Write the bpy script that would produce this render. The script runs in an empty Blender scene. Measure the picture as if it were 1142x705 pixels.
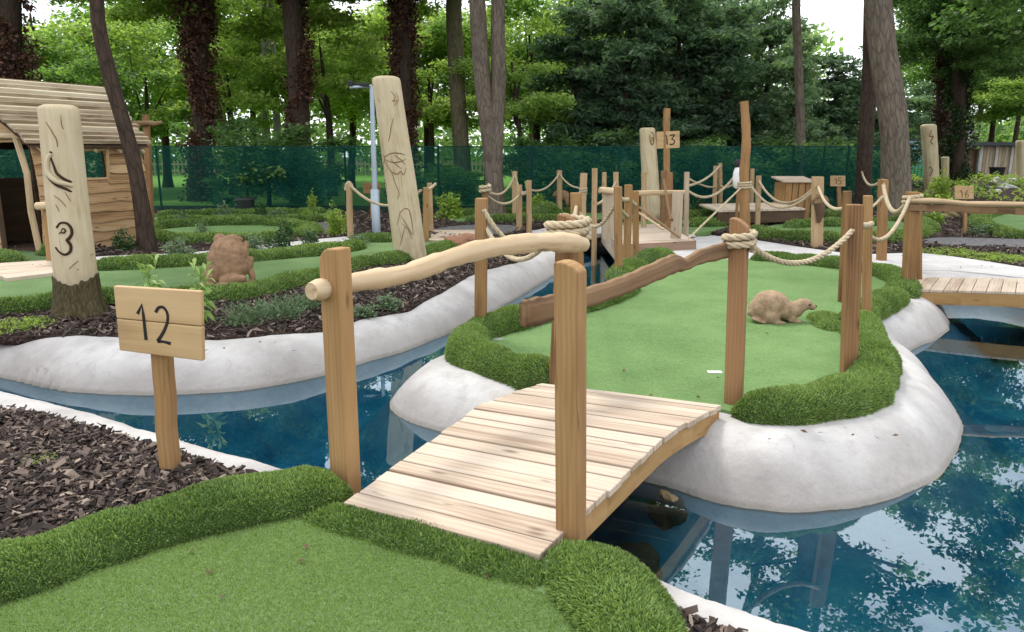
import bpy, bmesh, math, random
import numpy as np
from mathutils import Vector, Matrix
R = math.radians
random.seed(7); NP = np.random.default_rng(11)
SC = bpy.context.scene; COL = SC.collection

# ------------------------------------------------------------------ camera
F, CX, CY, PITCH, EYE = 840.0, 571.0, 352.5, R(12.13), 1.6
cp, sp = math.cos(PITCH), math.sin(PITCH)
cam_d = bpy.data.cameras.new('camera'); cam = bpy.data.objects.new('camera', cam_d); COL.objects.link(cam)
cam.location = (0, 0, EYE); cam.rotation_euler = (R(90) - PITCH, 0, 0)
cam_d.sensor_width = 36; cam_d.lens = F / 1142 * 36; cam_d.clip_end = 900; cam_d.clip_start = 0.05
SC.camera = cam

def ray(px, py):
    r = (px - CX) / F; u = -(py - CY) / F
    return (r, cp + u * sp, -sp + u * cp)
def P(px, py, z=0.0):
    """where the photograph's point stands on the level z"""
    d = ray(px, py); t = (z - EYE) / d[2]
    return Vector((d[0] * t, d[1] * t, z))
def Q(px, py, Y):
    """the photograph's point at distance Y ahead"""
    d = ray(px, py); t = Y / d[1]
    return Vector((d[0] * t, Y, EYE + d[2] * t))

# ------------------------------------------------------------------ scene helpers
def tag(o, label=None, cat=None, group=None, kind=None):
    if label: o['label'] = label
    if cat: o['category'] = cat
    if group: o['group'] = group
    if kind: o['kind'] = kind
    return o
def empty(name, loc=(0, 0, 0), label=None, cat=None, group=None, rz=0):
    o = bpy.data.objects.new(name, None); COL.objects.link(o)
    o.location = loc; o.rotation_euler = (0, 0, rz); o.empty_display_size = 0.2
    return tag(o, label, cat, group)
def link(name, me, parent=None, loc=None):
    o = bpy.data.objects.new(name, me); COL.objects.link(o)
    if parent is not None:
        o.parent = parent
        # meshes are written in world space: undo the parent's placement
        o.matrix_parent_inverse = (Matrix.Translation(parent.location) @ Matrix.Rotation(parent.rotation_euler.z, 4, 'Z')).inverted()
    if loc is not None: o.location = loc
    return o
def base_origin(o):
    """put a world-space mesh object's origin at the centre of its base"""
    n = len(o.data.vertices); co = np.empty(n * 3); o.data.vertices.foreach_get('co', co); co = co.reshape(-1, 3)
    c = np.array([(co[:, 0].min() + co[:, 0].max()) / 2, (co[:, 1].min() + co[:, 1].max()) / 2, co[:, 2].min()])
    o.data.vertices.foreach_set('co', (co - c).ravel()); o.data.update(); o.location = tuple(c); return o

def raw_mesh(name, V, faces, mats, mat_ids=None, smooth=None, attrs=None):
    """faces: list of int arrays (n,k); mat_ids / smooth per array"""
    me = bpy.data.meshes.new(name); V = np.asarray(V, dtype=np.float32)
    me.vertices.add(len(V)); me.vertices.foreach_set('co', V.ravel())
    loops = np.concatenate([np.asarray(f).ravel() for f in faces]).astype(np.int32)
    sizes = np.concatenate([np.full(len(f), np.asarray(f).shape[1]) for f in faces]).astype(np.int32)
    starts = np.concatenate([[0], np.cumsum(sizes)[:-1]]).astype(np.int32)
    me.loops.add(len(loops)); me.loops.foreach_set('vertex_index', loops)
    me.polygons.add(len(sizes)); me.polygons.foreach_set('loop_start', starts)
    if mat_ids: me.polygons.foreach_set('material_index', np.concatenate([np.full(len(f), m) for f, m in zip(faces, mat_ids)]).astype(np.int32))
    sm = np.concatenate([np.full(len(f), bool(s)) for f, s in zip(faces, smooth or [False] * len(faces))])
    me.polygons.foreach_set('use_smooth', sm)
    for m in mats: me.materials.append(m)
    for k, a in (attrs or {}).items():
        a = np.asarray(a, dtype=np.float32)
        if a.ndim == 2:
            at = me.attributes.new(k, 'FLOAT_VECTOR', 'POINT'); at.data.foreach_set('vector', a.ravel())
        else:
            at = me.attributes.new(k, 'FLOAT', 'POINT'); at.data.foreach_set('value', a)
    me.update(calc_edges=True); me.validate()
    return me

class B:
    """collects pieces and links them as ONE mesh object; gr = grain coordinates (x along the wood), rnd = one value per piece"""
    def __init__(s): s.v = []; s.f = []; s.gr = []; s.rnd = []; s.sm = []; s.mi = []
    def add(s, vs, fs, gr=None, rnd=None, smooth=False, mi=0):
        o = len(s.v); off = Vector((random.uniform(0, 40), random.uniform(0, 40), random.uniform(0, 40)))
        rnd = random.random() if rnd is None else rnd
        s.v += [tuple(v) for v in vs]
        s.gr += [tuple(Vector(g) + off) for g in (gr or vs)]
        s.rnd += [rnd] * len(vs)
        s.f += [tuple(i + o for i in f) for f in fs]; s.sm += [smooth] * len(fs); s.mi += [mi] * len(fs)
    def prism(s, prof, depth, base, yaw=0, lean=(0, 0), rnd=None, mi=0, jig=0.0):
        """prof: outline in (u, z), extruded by depth along v; u points along yaw"""
        c, n = math.cos(yaw), math.sin(yaw); k = len(prof); vs = []; gr = []
        for sv in (-depth / 2, depth / 2):
            for (u, z) in prof:
                j = jig and random.uniform(-jig, jig)
                x = base[0] + u * c - sv * n + lean[0] * z + j; y = base[1] + u * n + sv * c + lean[1] * z
                vs.append((x, y, base[2] + z)); gr.append((z, u, sv))
        fs = [tuple(range(k - 1, -1, -1))][::-1] + [tuple(range(k, 2 * k))]
        fs[0] = tuple(range(k))
        fs[1] = tuple(range(2 * k - 1, k - 1, -1))
        for i in range(k): fs.append((i, i + k, (i + 1) % k + k, (i + 1) % k))
        s.add(vs, fs, gr, rnd, False, mi)
    def hexa(s, c8, L=None, rnd=None, mi=0, axis=0):
        """c8: bottom four then top four corners, counter-clockwise; grain along edge 0-1 (axis 0) or 1-2 (axis 1)"""
        c8 = [Vector(c) for c in c8]
        a = (c8[1] - c8[0]).length; b = (c8[2] - c8[1]).length; h = (c8[4] - c8[0]).length
        g = [(0, 0, 0), (a, 0, 0), (a, b, 0), (0, b, 0), (0, 0, h), (a, 0, h), (a, b, h), (0, b, h)]
        if axis == 1: g = [(q[1], q[0], q[2]) for q in g]
        if axis == 2: g = [(q[2], q[0], q[1]) for q in g]
        s.add(c8, [(3, 2, 1, 0), (4, 5, 6, 7), (0, 1, 5, 4), (1, 2, 6, 5), (2, 3, 7, 6), (3, 0, 4, 7)], g, rnd, False, mi)
    def box(s, c, size, yaw=0, rnd=None, mi=0, axis=0, tilt=0):
        hx, hy, hz = size[0] / 2, size[1] / 2, size[2] / 2
        M = Matrix.Translation(c) @ Matrix.Rotation(yaw, 4, 'Z') @ Matrix.Rotation(tilt, 4, 'Y')
        pts = [M @ Vector((x * hx, y * hy, z * hz)) for z in (-1, 1) for (x, y) in ((-1, -1), (1, -1), (1, 1), (-1, 1))]
        s.hexa(pts, rnd=rnd, mi=mi, axis=axis)
    def tube(s, pts, rad, n=8, cap=True, closed=False, smooth=True, rnd=None, mi=0, sq=(1, 1), wob=0.0, ref=None, ph=0.0):
        pts = [Vector(p) for p in pts]; m = len(pts)
        rad = list(rad) if hasattr(rad, '__len__') else [rad] * m
        vs = []; gr = []; N = None; L = 0
        for i in range(m):
            if closed: t = pts[(i + 1) % m] - pts[i - 1]
            else: t = pts[min(i + 1, m - 1)] - pts[max(i - 1, 0)]
            t.normalize()
            if N is None:
                a = Vector(ref) if ref else (Vector((0, 0, 1)) if abs(t.z) < .9 else Vector((1, 0, 0)))
                N = (a - t * a.dot(t)).normalized()
            else: N = (N - t * N.dot(t)).normalized()
            Bn = t.cross(N)
            if i: L += (pts[i] - pts[i - 1]).length
            for k in range(n):
                a = 2 * math.pi * k / n + ph; r = rad[i] * (1 + (wob and random.uniform(-wob, wob)))
                vs.append(pts[i] + N * (math.cos(a) * r * sq[0]) + Bn * (math.sin(a) * r * sq[1]))
                gr.append((L, math.cos(a) * r, math.sin(a) * r))
        fs = []
        for i in range(m if closed else m - 1):
            j = (i + 1) % m
            for k in range(n):
                q = (k + 1) % n
                fs.append((i * n + k, i * n + q, j * n + q, j * n + k))
        s.add(vs, fs, gr, rnd, smooth, mi)
        if cap and not closed:
            for i, e in ((0, -1), (m - 1, 1)):
                o = vs[i * n:(i + 1) * n]; g = [(0.0, q[1], q[2]) for q in gr[i * n:(i + 1) * n]]
                s.add(o, [tuple(range(n)) if e > 0 else tuple(range(n - 1, -1, -1))], g, rnd if rnd is not None else s.rnd[-1], False, mi)
        return s
    def rope(s, pts, r, pitch=None, n=6):
        """three strands laid round the line pts"""
        pts = resample([Vector(p) for p in pts], max(r * 1.1, .012)); m = len(pts)
        pitch = pitch or r * 6.5; N = None; fr = []; L = 0
        for i in range(m):
            t = (pts[min(i + 1, m - 1)] - pts[max(i - 1, 0)]).normalized()
            if N is None:
                a = Vector((0, 0, 1)) if abs(t.z) < .9 else Vector((1, 0, 0)); N = (a - t * a.dot(t)).normalized()
            else: N = (N - t * N.dot(t)).normalized()
            if i: L += (pts[i] - pts[i - 1]).length
            fr.append((N.copy(), t.cross(N), L))
        for k in range(3):
            sp_ = []
            for i in range(m):
                a = 2 * math.pi * (fr[i][2] / pitch + k / 3)
                sp_.append(pts[i] + fr[i][0] * math.cos(a) * r * .5 + fr[i][1] * math.sin(a) * r * .5)
            s.tube(sp_, r * .56, n)
        return s
    def build(s, name, mats, parent=None, bevel=0, seg=2):
        mats = mats if isinstance(mats, (list, tuple)) else [mats]
        me = bpy.data.meshes.new(name); me.from_pydata(s.v, [], s.f)
        for m in mats: me.materials.append(m)
        me.polygons.foreach_set('use_smooth', s.sm); me.polygons.foreach_set('material_index', s.mi)
        a = me.attributes.new('gr', 'FLOAT_VECTOR', 'POINT'); a.data.foreach_set('vector', np.asarray(s.gr, dtype=np.float32).ravel())
        a = me.attributes.new('rnd', 'FLOAT', 'POINT'); a.data.foreach_set('value', np.asarray(s.rnd, dtype=np.float32))
        me.update(); o = link(name, me, parent)
        if bevel:
            md = o.modifiers.new('bevel', 'BEVEL'); md.width = bevel; md.segments = seg; md.limit_method = 'ANGLE'; md.angle_limit = R(40)
        return o

def resample(pts, step):
    d = [0]
    for a, b in zip(pts, pts[1:]): d.append(d[-1] + (b - a).length)
    n = max(2, int(d[-1] / step) + 1); out = []; j = 0
    for i in range(n):
        t = d[-1] * i / (n - 1)
        while j < len(d) - 2 and d[j + 1] < t: j += 1
        f = (t - d[j]) / max(d[j + 1] - d[j], 1e-9); out.append(pts[j].lerp(pts[j + 1], min(max(f, 0), 1)))
    return out
def spline(pts, closed=False, sub=8):
    """Catmull-Rom through pts"""
    pts = [Vector(p) for p in pts]; n = len(pts); out = []
    for i in range(n if closed else n - 1):
        g = (lambda k: pts[k % n]) if closed else (lambda k: pts[min(max(k, 0), n - 1)])
        p0, p1, p2, p3 = g(i - 1), g(i), g(i + 1), g(i + 2)
        for k in range(sub):
            t = k / sub
            out.append(.5 * ((2 * p1) + (p2 - p0) * t + (2 * p0 - 5 * p1 + 4 * p2 - p3) * t * t + (3 * p1 - p0 - 3 * p2 + p3) * t ** 3))
    if not closed: out.append(pts[-1])
    return out
def PS(px, z=0.0): return [P(x, y, z) for (x, y) in px]
def sag(a, b, s, n=24):
    a, b = Vector(a), Vector(b)
    return [a.lerp(b, i / n) - Vector((0, 0, 4 * s * (i / n) * (1 - i / n))) for i in range(n + 1)]

# ------------------------------------------------------------------ material helpers
class N:
    def __init__(s, name):
        s.m = bpy.data.materials.new(name); s.m.use_nodes = True; s.t = s.m.node_tree; s.t.nodes.clear()
        s.out = s.t.nodes.new('ShaderNodeOutputMaterial')
    def n(s, typ, **kw):
        q = s.t.nodes.new('ShaderNode' + typ)
        for k, v in kw.items():
            if k[0] == '_': setattr(q, k[1:], v)
            else: s.set(q.inputs[int(k[1:])] if k[0] == 'i' and k[1:].isdigit() else q.inputs[k.replace('__', ' ')], v)
        return q
    def set(s, sock, v):
        if isinstance(v, bpy.types.NodeSocket): s.t.links.new(v, sock)
        elif isinstance(v, bpy.types.Node): s.t.links.new(v.outputs[0], sock)
        else:
            if hasattr(sock.default_value, '__len__') and isinstance(v, (tuple, list)) and len(sock.default_value) == 4 and len(v) == 3: v = (*v, 1)
            sock.default_value = v
    def attr(s, name, vec=True):
        q = s.n('Attribute', _attribute_name=name); return q.outputs['Vector'] if vec else q.outputs['Fac']
    def map(s, v, scale=(1, 1, 1), loc=(0, 0, 0)):
        return s.n('Mapping', Vector=v, Scale=scale, Location=loc).outputs[0]
    def noise(s, v, scale=5, det=4, rough=.55, dist=0): 
        q = s.n('TexNoise', Vector=v, Scale=scale, Detail=det, Roughness=rough, Distortion=dist); return q.outputs[0]
    def ramp(s, f, stops, interp='LINEAR'):
        q = s.n('ValToRGB', Fac=f); e = q.color_ramp; e.interpolation = interp
        while len(e.elements) < len(stops): e.elements.new(.5)
        for el, (p, c) in zip(e.elements, stops):
            el.position = p; el.color = (*c, 1) if hasattr(c, '__len__') else (c, c, c, 1)
        return q.outputs[0]
    def mix(s, f, a, b, mode='MIX'):
        q = s.n('Mix', _data_type='RGBA', _blend_type=mode)
        s.set(q.inputs[0], f); s.set(q.inputs[6], a); s.set(q.inputs[7], b); return q.outputs[2]
    def math(s, op, a, b=0.0, c=0.0, clamp=False):
        q = s.n('Math', _operation=op, _use_clamp=clamp); s.set(q.inputs[0], a); s.set(q.inputs[1], b); s.set(q.inputs[2], c); return q.outputs[0]
    def bump(s, h, strength=.3, dist=.01): return s.n('Bump', Height=h, Strength=strength, Distance=dist).outputs[0]
    def bsdf(s, col, rough=.8, normal=None, spec=.3, **kw):
        q = s.n('BsdfPrincipled'); s.set(q.inputs['Base Color'], col); s.set(q.inputs['Roughness'], rough); s.set(q.inputs['Specular IOR Level'], spec)
        if normal is not None: s.set(q.inputs['Normal'], normal)
        for k, v in kw.items(): s.set(q.inputs[k.replace('__', ' ')], v)
        return q.outputs[0]
    def fin(s, sh): s.t.links.new(sh, s.out.inputs[0]); return s.m
    def pos(s): return s.n('NewGeometry').outputs['Position']

def wood(name, dark, mid, light, rough=.75, knots=True, ring=14, rndv=.25, spec=.25):
    m = N(name); g = m.attr('gr'); r = m.attr('rnd', False)
    big = m.noise(m.map(g, (.7, 5, 5)), 1.6, 3, .5, .6)
    wv = m.n('TexWave', _wave_type='BANDS', _bands_direction='Y', Vector=m.map(g, (.25, 1, 1.3)), Scale=ring, Distortion=3.5, Detail=2.5)
    wv.inputs['Detail Scale'].default_value = 1.2
    fine = m.noise(m.map(g, (1.5, 90, 90)), 1.0, 4, .65)
    f = m.math('ADD', m.math('MULTIPLY', big, .72), m.math('MULTIPLY', wv.outputs[1], .13))
    f = m.math('ADD', f, m.math('MULTIPLY', fine, .3))
    f = m.math('ADD', f, m.math('MULTIPLY', m.math('SUBTRACT', r, .5), rndv))
    c = m.ramp(f, [(.28, dark), (.52, mid), (.85, light)])
    h = fine
    ln = m.noise(m.map(g, (.5, 15, 15)), 1.0, 2, .5, .3)
    cr = m.ramp(m.math('ABSOLUTE', m.math('SUBTRACT', ln, .5)), [(.002, 1.0), (.010, 0.0)])
    cr = m.math('MULTIPLY', cr, m.ramp(m.noise(m.map(g, (1.1, 4, 4), (5, 2, 7)), 1.0, 2), [(.52, 0.0), (.62, .5 if knots else .0)]))
    c = m.mix(cr, c, tuple(x * .35 for x in dark))
    if knots:
        vo = m.n('TexVoronoi', Vector=m.map(g, (3.2, 11, 11)), Scale=1.0)
        k = m.ramp(vo.outputs[0], [(.06, 1.0), (.20, 0.0)])
        k = m.math('MULTIPLY', k, m.math('GREATER_THAN', m.n('SeparateColor', Color=vo.outputs[1]).outputs[0], .62))
        c = m.mix(m.math('MULTIPLY', k, .8), c, tuple(x * .45 for x in dark))
    return m.fin(m.bsdf(c, rough, m.bump(h, .25, .004), spec))

def simple(name, col, rough=.7, var=.15, scale=6, spec=.3, metal=0, bump=.1):
    m = N(name); p = m.n('TexCoord').outputs['Object']
    n = m.noise(p, scale, 5, .6)
    c = m.ramp(n, [(.3, tuple(x * (1 - var) for x in col)), (.7, tuple(min(1, x * (1 + var)) for x in col))])
    return m.fin(m.bsdf(c, rough, m.bump(n, bump, .01), spec, Metallic=metal))

def leaf_mat(name, dark, light, trans=.35, rough=.55, tcol=1.5, spec=.3):
    m = N(name); r = m.attr('rnd', False)
    c = m.ramp(r, [(.05, dark), (.95, light)])
    bs = m.bsdf(c, rough, None, spec)
    tr = m.n('BsdfTranslucent', Color=m.mix(1.0, c, (tcol, tcol * 1.05, tcol * .6), 'MULTIPLY')).outputs[0]
    return m.fin(m.n('MixShader', Fac=trans, i1=bs, i2=tr).outputs[0])

M = {}
M['post'] = wood('sawn softwood', (.13, .064, .023), (.265, .145, .058), (.365, .22, .095))
M['post_pale'] = wood('pale softwood', (.25, .155, .078), (.385, .265, .14), (.49, .36, .21))
M['post_red'] = wood('reddish larch', (.11, .053, .022), (.225, .117, .050), (.31, .175, .080))
M['deck'] = wood('deck boards', (.30, .215, .15), (.46, .365, .275), (.565, .475, .375), rndv=.36, ring=9)
M['beam'] = wood('golden beam', (.18, .095, .032), (.33, .195, .075), (.43, .27, .115))
M['log'] = wood('peeled log', (.28, .18, .09), (.47, .345, .205), (.585, .465, .315), ring=6)
M['waney'] = wood('waney board', (.085, .045, .020), (.195, .112, .055), (.29, .185, .095), ring=10)
M['clad'] = wood('larch cladding', (.19, .10, .042), (.36, .22, .105), (.47, .325, .175), ring=8, rndv=.4)
M['shingle'] = wood('roof battens', (.20, .145, .085), (.44, .355, .24), (.60, .52, .385), rndv=.85)
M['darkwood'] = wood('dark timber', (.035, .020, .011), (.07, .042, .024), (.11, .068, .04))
M['greywood'] = wood('weathered grey wood', (.21, .155, .10), (.35, .275, .19), (.45, .37, .27))
M['dockside'] = wood('dark side board', (.10, .058, .036), (.21, .13, .085), (.30, .20, .135))  # darker brown on three dock sides; the left one has deck wood
M['sign'] = wood('sign oak', (.30, .19, .09), (.45, .30, .15), (.54, .38, .21), ring=5, knots=False, rndv=.1)
def rope_mat():
    m = N('hemp rope'); g = m.attr('gr'); f = m.noise(m.map(g, (8, 60, 60)), 1, 4, .6)
    return m.fin(m.bsdf(m.ramp(f, [(.25, (.28, .215, .13)), (.75, (.60, .50, .34))]), .9, m.bump(f, .4, .004), .15))
M['rope'] = rope_mat()
def totem_mat():
    m = N('carved chestnut'); g = m.attr('gr'); p = m.pos(); z = m.n('SeparateXYZ', Vector=p).outputs[2]
    f = m.noise(m.map(g, (1.2, 16, 16)), 1, 5, .6, .8); b = m.noise(m.map(g, (2, 3, 3)), 1.3, 4, .6)
    c = m.ramp(m.math('ADD', m.math('MULTIPLY', f, .6), m.math('MULTIPLY', b, .5)), [(.3, (.27, .20, .11)), (.5, (.46, .375, .235)), (.8, (.575, .495, .345))])
    cr = m.ramp(m.noise(m.map(g, (.8, 30, 30), (3, 1, 2)), 1, 3, .6, 1.0), [(.30, 1.0), (.36, 0.0)])
    c = m.mix(m.math('MULTIPLY', cr, .55), c, (.14, .08, .035))
    # grey-brown weather stain round the foot
    st = m.math('MULTIPLY', m.ramp(z, [(.10, 1.0), (.62, 0.0)]), m.ramp(b, [(.42, 0.0), (.62, 1.0)]))
    c = m.mix(m.math('MULTIPLY', st, .75), c, (.13, .10, .055))
    return m.fin(m.bsdf(c, .8, m.bump(f, .35, .01), .2))
M['totem'] = totem_mat()
M['burnt'] = simple('burnt carving', (.035, .018, .008), .9)
M['carve'] = simple('carved line', (.20, .115, .05), .9)
M['ink'] = simple('black numeral paint', (.012, .011, .011), .6, .2)
M['steel'] = simple('galvanised steel', (.34, .40, .45), .45, .08, 3, .5, .35, .02)
M['black'] = simple('black plastic', (.015, .017, .018), .5)
M['white'] = simple('white plastic', (.75, .75, .73), .5, .05)
def bark(name, d, l, sc=1.0, moss=0):
    m = N(name); g = m.attr('gr')
    f = m.noise(m.map(g, (1.5 * sc, 7 * sc, 7 * sc)), 1.4, 6, .65, 1.2)
    v = m.n('TexVoronoi', _feature='DISTANCE_TO_EDGE', Vector=m.map(g, (2.2 * sc, 9 * sc, 9 * sc)), Scale=1.2).outputs[0]
    c = m.ramp(f, [(.25, d), (.75, l)])
    c = m.mix(m.ramp(v, [(0, .55), (.12, 0.0)]), c, tuple(x * .5 for x in d))
    if moss:
        c = m.mix(m.math('MULTIPLY', m.ramp(m.noise(g, .9, 3), [(.45, 0.0), (.65, 1.0)]), moss), c, (.07, .085, .025))
    return m.fin(m.bsdf(c, .95, m.bump(m.math('ADD', f, m.math('MULTIPLY', v, .8)), .7, .03), .1))
M['bark'] = bark('grey brown bark', (.085, .066, .052), (.22, .18, .14))
M['bark_dark'] = bark('dark bark', (.032, .022, .017), (.085, .06, .045))
M['bark_moss'] = bark('mossy bark', (.07, .058, .035), (.17, .15, .095), 1, .7)
M['bark_pale'] = bark('pale birch bark', (.22, .21, .18), (.42, .41, .36))
M['stump_bark'] = bark('rough foot bark', (.045, .036, .018), (.13, .105, .055), 3)
def concrete():
    m = N('painted concrete shore'); p = m.pos(); z = m.n('SeparateXYZ', Vector=p).outputs[2]
    n1 = m.noise(p, 1.3, 6, .62); n2 = m.noise(p, 7, 5, .6); n3 = m.noise(m.map(p, (1, 1, .25)), 22, 4, .6)
    c = m.ramp(n1, [(.30, (.29, .27, .255)), (.50, (.43, .41, .39)), (.72, (.51, .495, .475))])
    c = m.mix(m.ramp(n2, [(.48, 0.0), (.70, .6)]), c, (.32, .295, .275))
    sc = m.ramp(m.noise(m.map(p, (3, 9, 1.2)), 3.2, 5, .7, 1.5), [(.66, 0.0), (.72, .6)])
    c = m.mix(sc, c, (.20, .185, .17))
    # scum line left by the water just above its level
    rim = m.ramp(m.math('ADD', z, m.math('MULTIPLY', m.math('SUBTRACT', n2, .5), .12)), [(0, 0.0), (1, 1.0)])
    zz = m.math('ADD', z, m.math('MULTIPLY', m.math('SUBTRACT', n2, .5), .05))
    band = m.n('MapRange', Value=zz, **{'From__Min': -.06, 'From__Max': -.25, 'To__Min': 0, 'To__Max': 1}).outputs[0]
    c = m.mix(m.math('MULTIPLY', band, .55), c, (.255, .225, .20))
    wet = m.n('MapRange', Value=m.math('ADD', z, m.math('MULTIPLY', m.math('SUBTRACT', n2, .5), .03)), **{'From__Min': -.262, 'From__Max': -.286, 'To__Min': 0, 'To__Max': .55}).outputs[0]
    c = m.mix(wet, c, (.15, .14, .11))
    # blue pool paint under the paint line, water's absorption painted in as darker floor
    zl = m.math('ADD', z, m.math('MULTIPLY', m.math('SUBTRACT', n2, .5), .02))
    blue = m.n('MapRange', Value=zl, **{'From__Min': -.302, 'From__Max': -.314, 'To__Min': 0, 'To__Max': 1}).outputs[0]
    deep = m.n('MapRange', Value=zl, **{'From__Min': -.33, 'From__Max': -.55, 'To__Min': 0, 'To__Max': 1}).outputs[0]
    pool = m.ramp(m.noise(p, 2.2, 5, .65, .6), [(.3, (.012, .20, .36)), (.5, (.028, .36, .52)), (.72, (.12, .58, .68))])
    pool = m.mix(m.ramp(m.noise(p, 14, 4, .7), [(.62, 0.0), (.7, .8)]), pool, (.07, .36, .44))
    edge = m.ramp(n2, [(.35, (.17, .44, .60)), (.65, (.29, .58, .70))])
    pool = m.mix(deep, edge, pool)
    c = m.mix(blue, c, pool)
    ck = m.n('TexVoronoi', _feature='DISTANCE_TO_EDGE', Vector=m.n('VectorMath', _operation='ADD', i0=p, i1=m.n('TexNoise', Vector=p, Scale=3.0, Detail=4.0).outputs[1]).outputs[0], Scale=.9).outputs[0]
    ckm = m.math('MULTIPLY', m.ramp(ck, [(0, .35), (.004, 0.0)]), m.ramp(n1, [(.45, 0.0), (.55, 1.0)]))
    c = m.mix(m.math('MULTIPLY', ckm, m.math('SUBTRACT', 1.0, blue)), c, (.14, .125, .11))
    sp = m.ramp(m.noise(p, 55, 3, .7), [(.67, 0.0), (.72, .55)]); c = m.mix(m.math('MULTIPLY', sp, m.math('SUBTRACT', 1.0, blue)), c, (.20, .18, .155))
    h = m.math('ADD', m.math('MULTIPLY', n1, .6), m.math('ADD', m.math('MULTIPLY', n2, .35), m.math('MULTIPLY', n3, .3)))
    return m.fin(m.bsdf(c, .75, m.bump(h, .45, .05), .3))
M['shore'] = concrete()
def path_mat():
    m = N('pale concrete path'); p = m.pos()
    c = m.ramp(m.noise(p, 2.2, 6, .65), [(.3, (.40, .385, .37)), (.7, (.53, .51, .495))])
    return m.fin(m.bsdf(c, .85, m.bump(m.noise(p, 25, 4), .2, .01), .2))
M['path'] = path_mat()
def water():
    m = N('clear pool water'); p = m.pos()
    h = m.math('ADD', m.noise(p, 1.6, 2, .4), m.math('MULTIPLY', m.noise(p, 9, 2, .5), .12))
    nb = m.bump(h, .012, .05)
    fr = m.n('Fresnel', IOR=2.25, Normal=nb).outputs[0]
    tr = m.n('BsdfTransparent', Color=(.68, .86, .93)).outputs[0]
    gl = m.n('BsdfGlossy', Color=(.84, .95, 1.0), Roughness=.0, Normal=nb).outputs[0]
    return m.fin(m.n('MixShader', Fac=fr, i1=tr, i2=gl).outputs[0])
M['water'] = water()
def turf(name, c1, c2, sc=1.0):
    m = N(name); p = m.pos()
    a = m.noise(p, 260 / sc, 3, .7); b = m.noise(p, 1.2, 4, .6); d = m.noise(p, 60 / sc, 3, .6)
    f = m.math('ADD', m.math('MULTIPLY', a, .6), m.math('ADD', m.math('MULTIPLY', b, .22), m.math('MULTIPLY', d, .2)))
    c = m.ramp(f, [(.36, tuple(x * .45 for x in c1)), (.48, c1), (.62, c2)])
    return m.fin(m.bsdf(c, .9, m.bump(a, .8, .008), .12))
M['turf'] = turf('putting turf', (.108, .180, .064), (.205, .300, .130))
M['turf_bright'] = turf('paler putting turf', (.120, .212, .070), (.215, .325, .130), 1.3)
def lawn():
    m = N('mown lawn'); p = m.pos()
    c = m.ramp(m.noise(p, 3, 5, .7), [(.3, (.16, .31, .04)), (.7, (.27, .45, .09))])
    return m.fin(m.bsdf(c, .9, m.bump(m.noise(p, 30, 4), .5, .04), .1))
M['lawn'] = lawn()
def mulch():
    m = N('bark mulch bed'); p = m.pos()
    a = m.noise(p, 45, 4, .7, .8); v = m.n('TexVoronoi', Vector=m.map(p, (1, 1.6, 1)), Scale=38).outputs[1]
    k = m.n('SeparateColor', Color=v).outputs[0]
    c = m.ramp(m.math('ADD', m.math('MULTIPLY', a, .5), m.math('MULTIPLY', k, .5)), [(.3, (.013, .008, .006)), (.6, (.05, .032, .025)), (.85, (.13, .092, .075))])
    return m.fin(m.bsdf(c, .9, m.bump(a, .9, .03), .15))
M['mulch'] = mulch()
def chip_mat():
    m = N('bark chips'); r = m.attr('rnd', False); g = m.attr('gr')
    c = m.ramp(r, [(.0, (.012, .008, .007)), (.35, (.040, .026, .019)), (.6, (.095, .066, .052)), (.8, (.18, .132, .106)), (.94, (.30, .225, .175)), (1, (.44, .345, .265))])
    f = m.noise(m.map(g, (10, 80, 80)), 1, 3, .6)
    c = m.mix(m.math('MULTIPLY', f, .5), c, (.02, .013, .01))
    return m.fin(m.bsdf(c, .8, m.bump(f, .5, .005), .3))
M['chip'] = chip_mat()
def soil():
    m = N('dark soil ground'); p = m.pos()
    c = m.ramp(m.noise(p, 6, 6, .7), [(.3, (.022, .016, .012)), (.6, (.06, .045, .033)), (.8, (.06, .075, .03))])
    return m.fin(m.bsdf(c, .95, m.bump(m.noise(p, 20, 4), .6, .03), .1))
M['soil'] = soil()
def gravel():
    m = N('grey gravel'); p = m.pos(); v = m.n('TexVoronoi', Vector=p, Scale=55)
    c = m.ramp(m.n('SeparateColor', Color=v.outputs[1]).outputs[0], [(0, (.07, .065, .065)), (1, (.22, .21, .21))])
    return m.fin(m.bsdf(c, .9, m.bump(v.outputs[0], .6, .02), .15))
M['gravel'] = gravel()
M['blade'] = leaf_mat('artificial grass pile', (.075, .140, .030), (.32, .43, .135), .32, .5, 1.2, .25)
M['pile_core'] = simple('grass pile backing', (.045, .08, .02), .95, .3, 30)
def net():
    m = N('green debris netting'); p = m.pos()
    n = m.noise(m.map(p, (2.5, 2.5, .7)), 1.2, 3, .55)
    d = m.n('BsdfDiffuse', Color=m.ramp(n, [(.3, (.008, .060, .050)), (.7, (.016, .10, .082))])).outputs[0]
    t = m.n('BsdfTranslucent', Color=(.004, .055, .045)).outputs[0]
    a = m.n('MixShader', Fac=.35, i1=d, i2=t).outputs[0]
    tr = m.n('BsdfTransparent', Color=(.80, 1.0, .90)).outputs[0]
    return m.fin(m.n('MixShader', Fac=m.ramp(n, [(.3, .52), (.7, .57)]), i1=tr, i2=a).outputs[0])
M['net'] = net()
M['netpost'] = simple('dark green fence post', (.012, .03, .026), .6)
def stone(name, c1, c2, sc=14):
    m = N(name); p = m.n('TexCoord').outputs['Object']
    a = m.noise(p, sc, 5, .65, .5); b = m.noise(p, sc * 5, 4, .7)
    c = m.ramp(m.math('ADD', m.math('MULTIPLY', a, .7), m.math('MULTIPLY', b, .35)), [(.3, c1), (.7, c2)])
    return m.fin(m.bsdf(c, .85, m.bump(m.math('ADD', a, b), .3, .008), .2))
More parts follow.
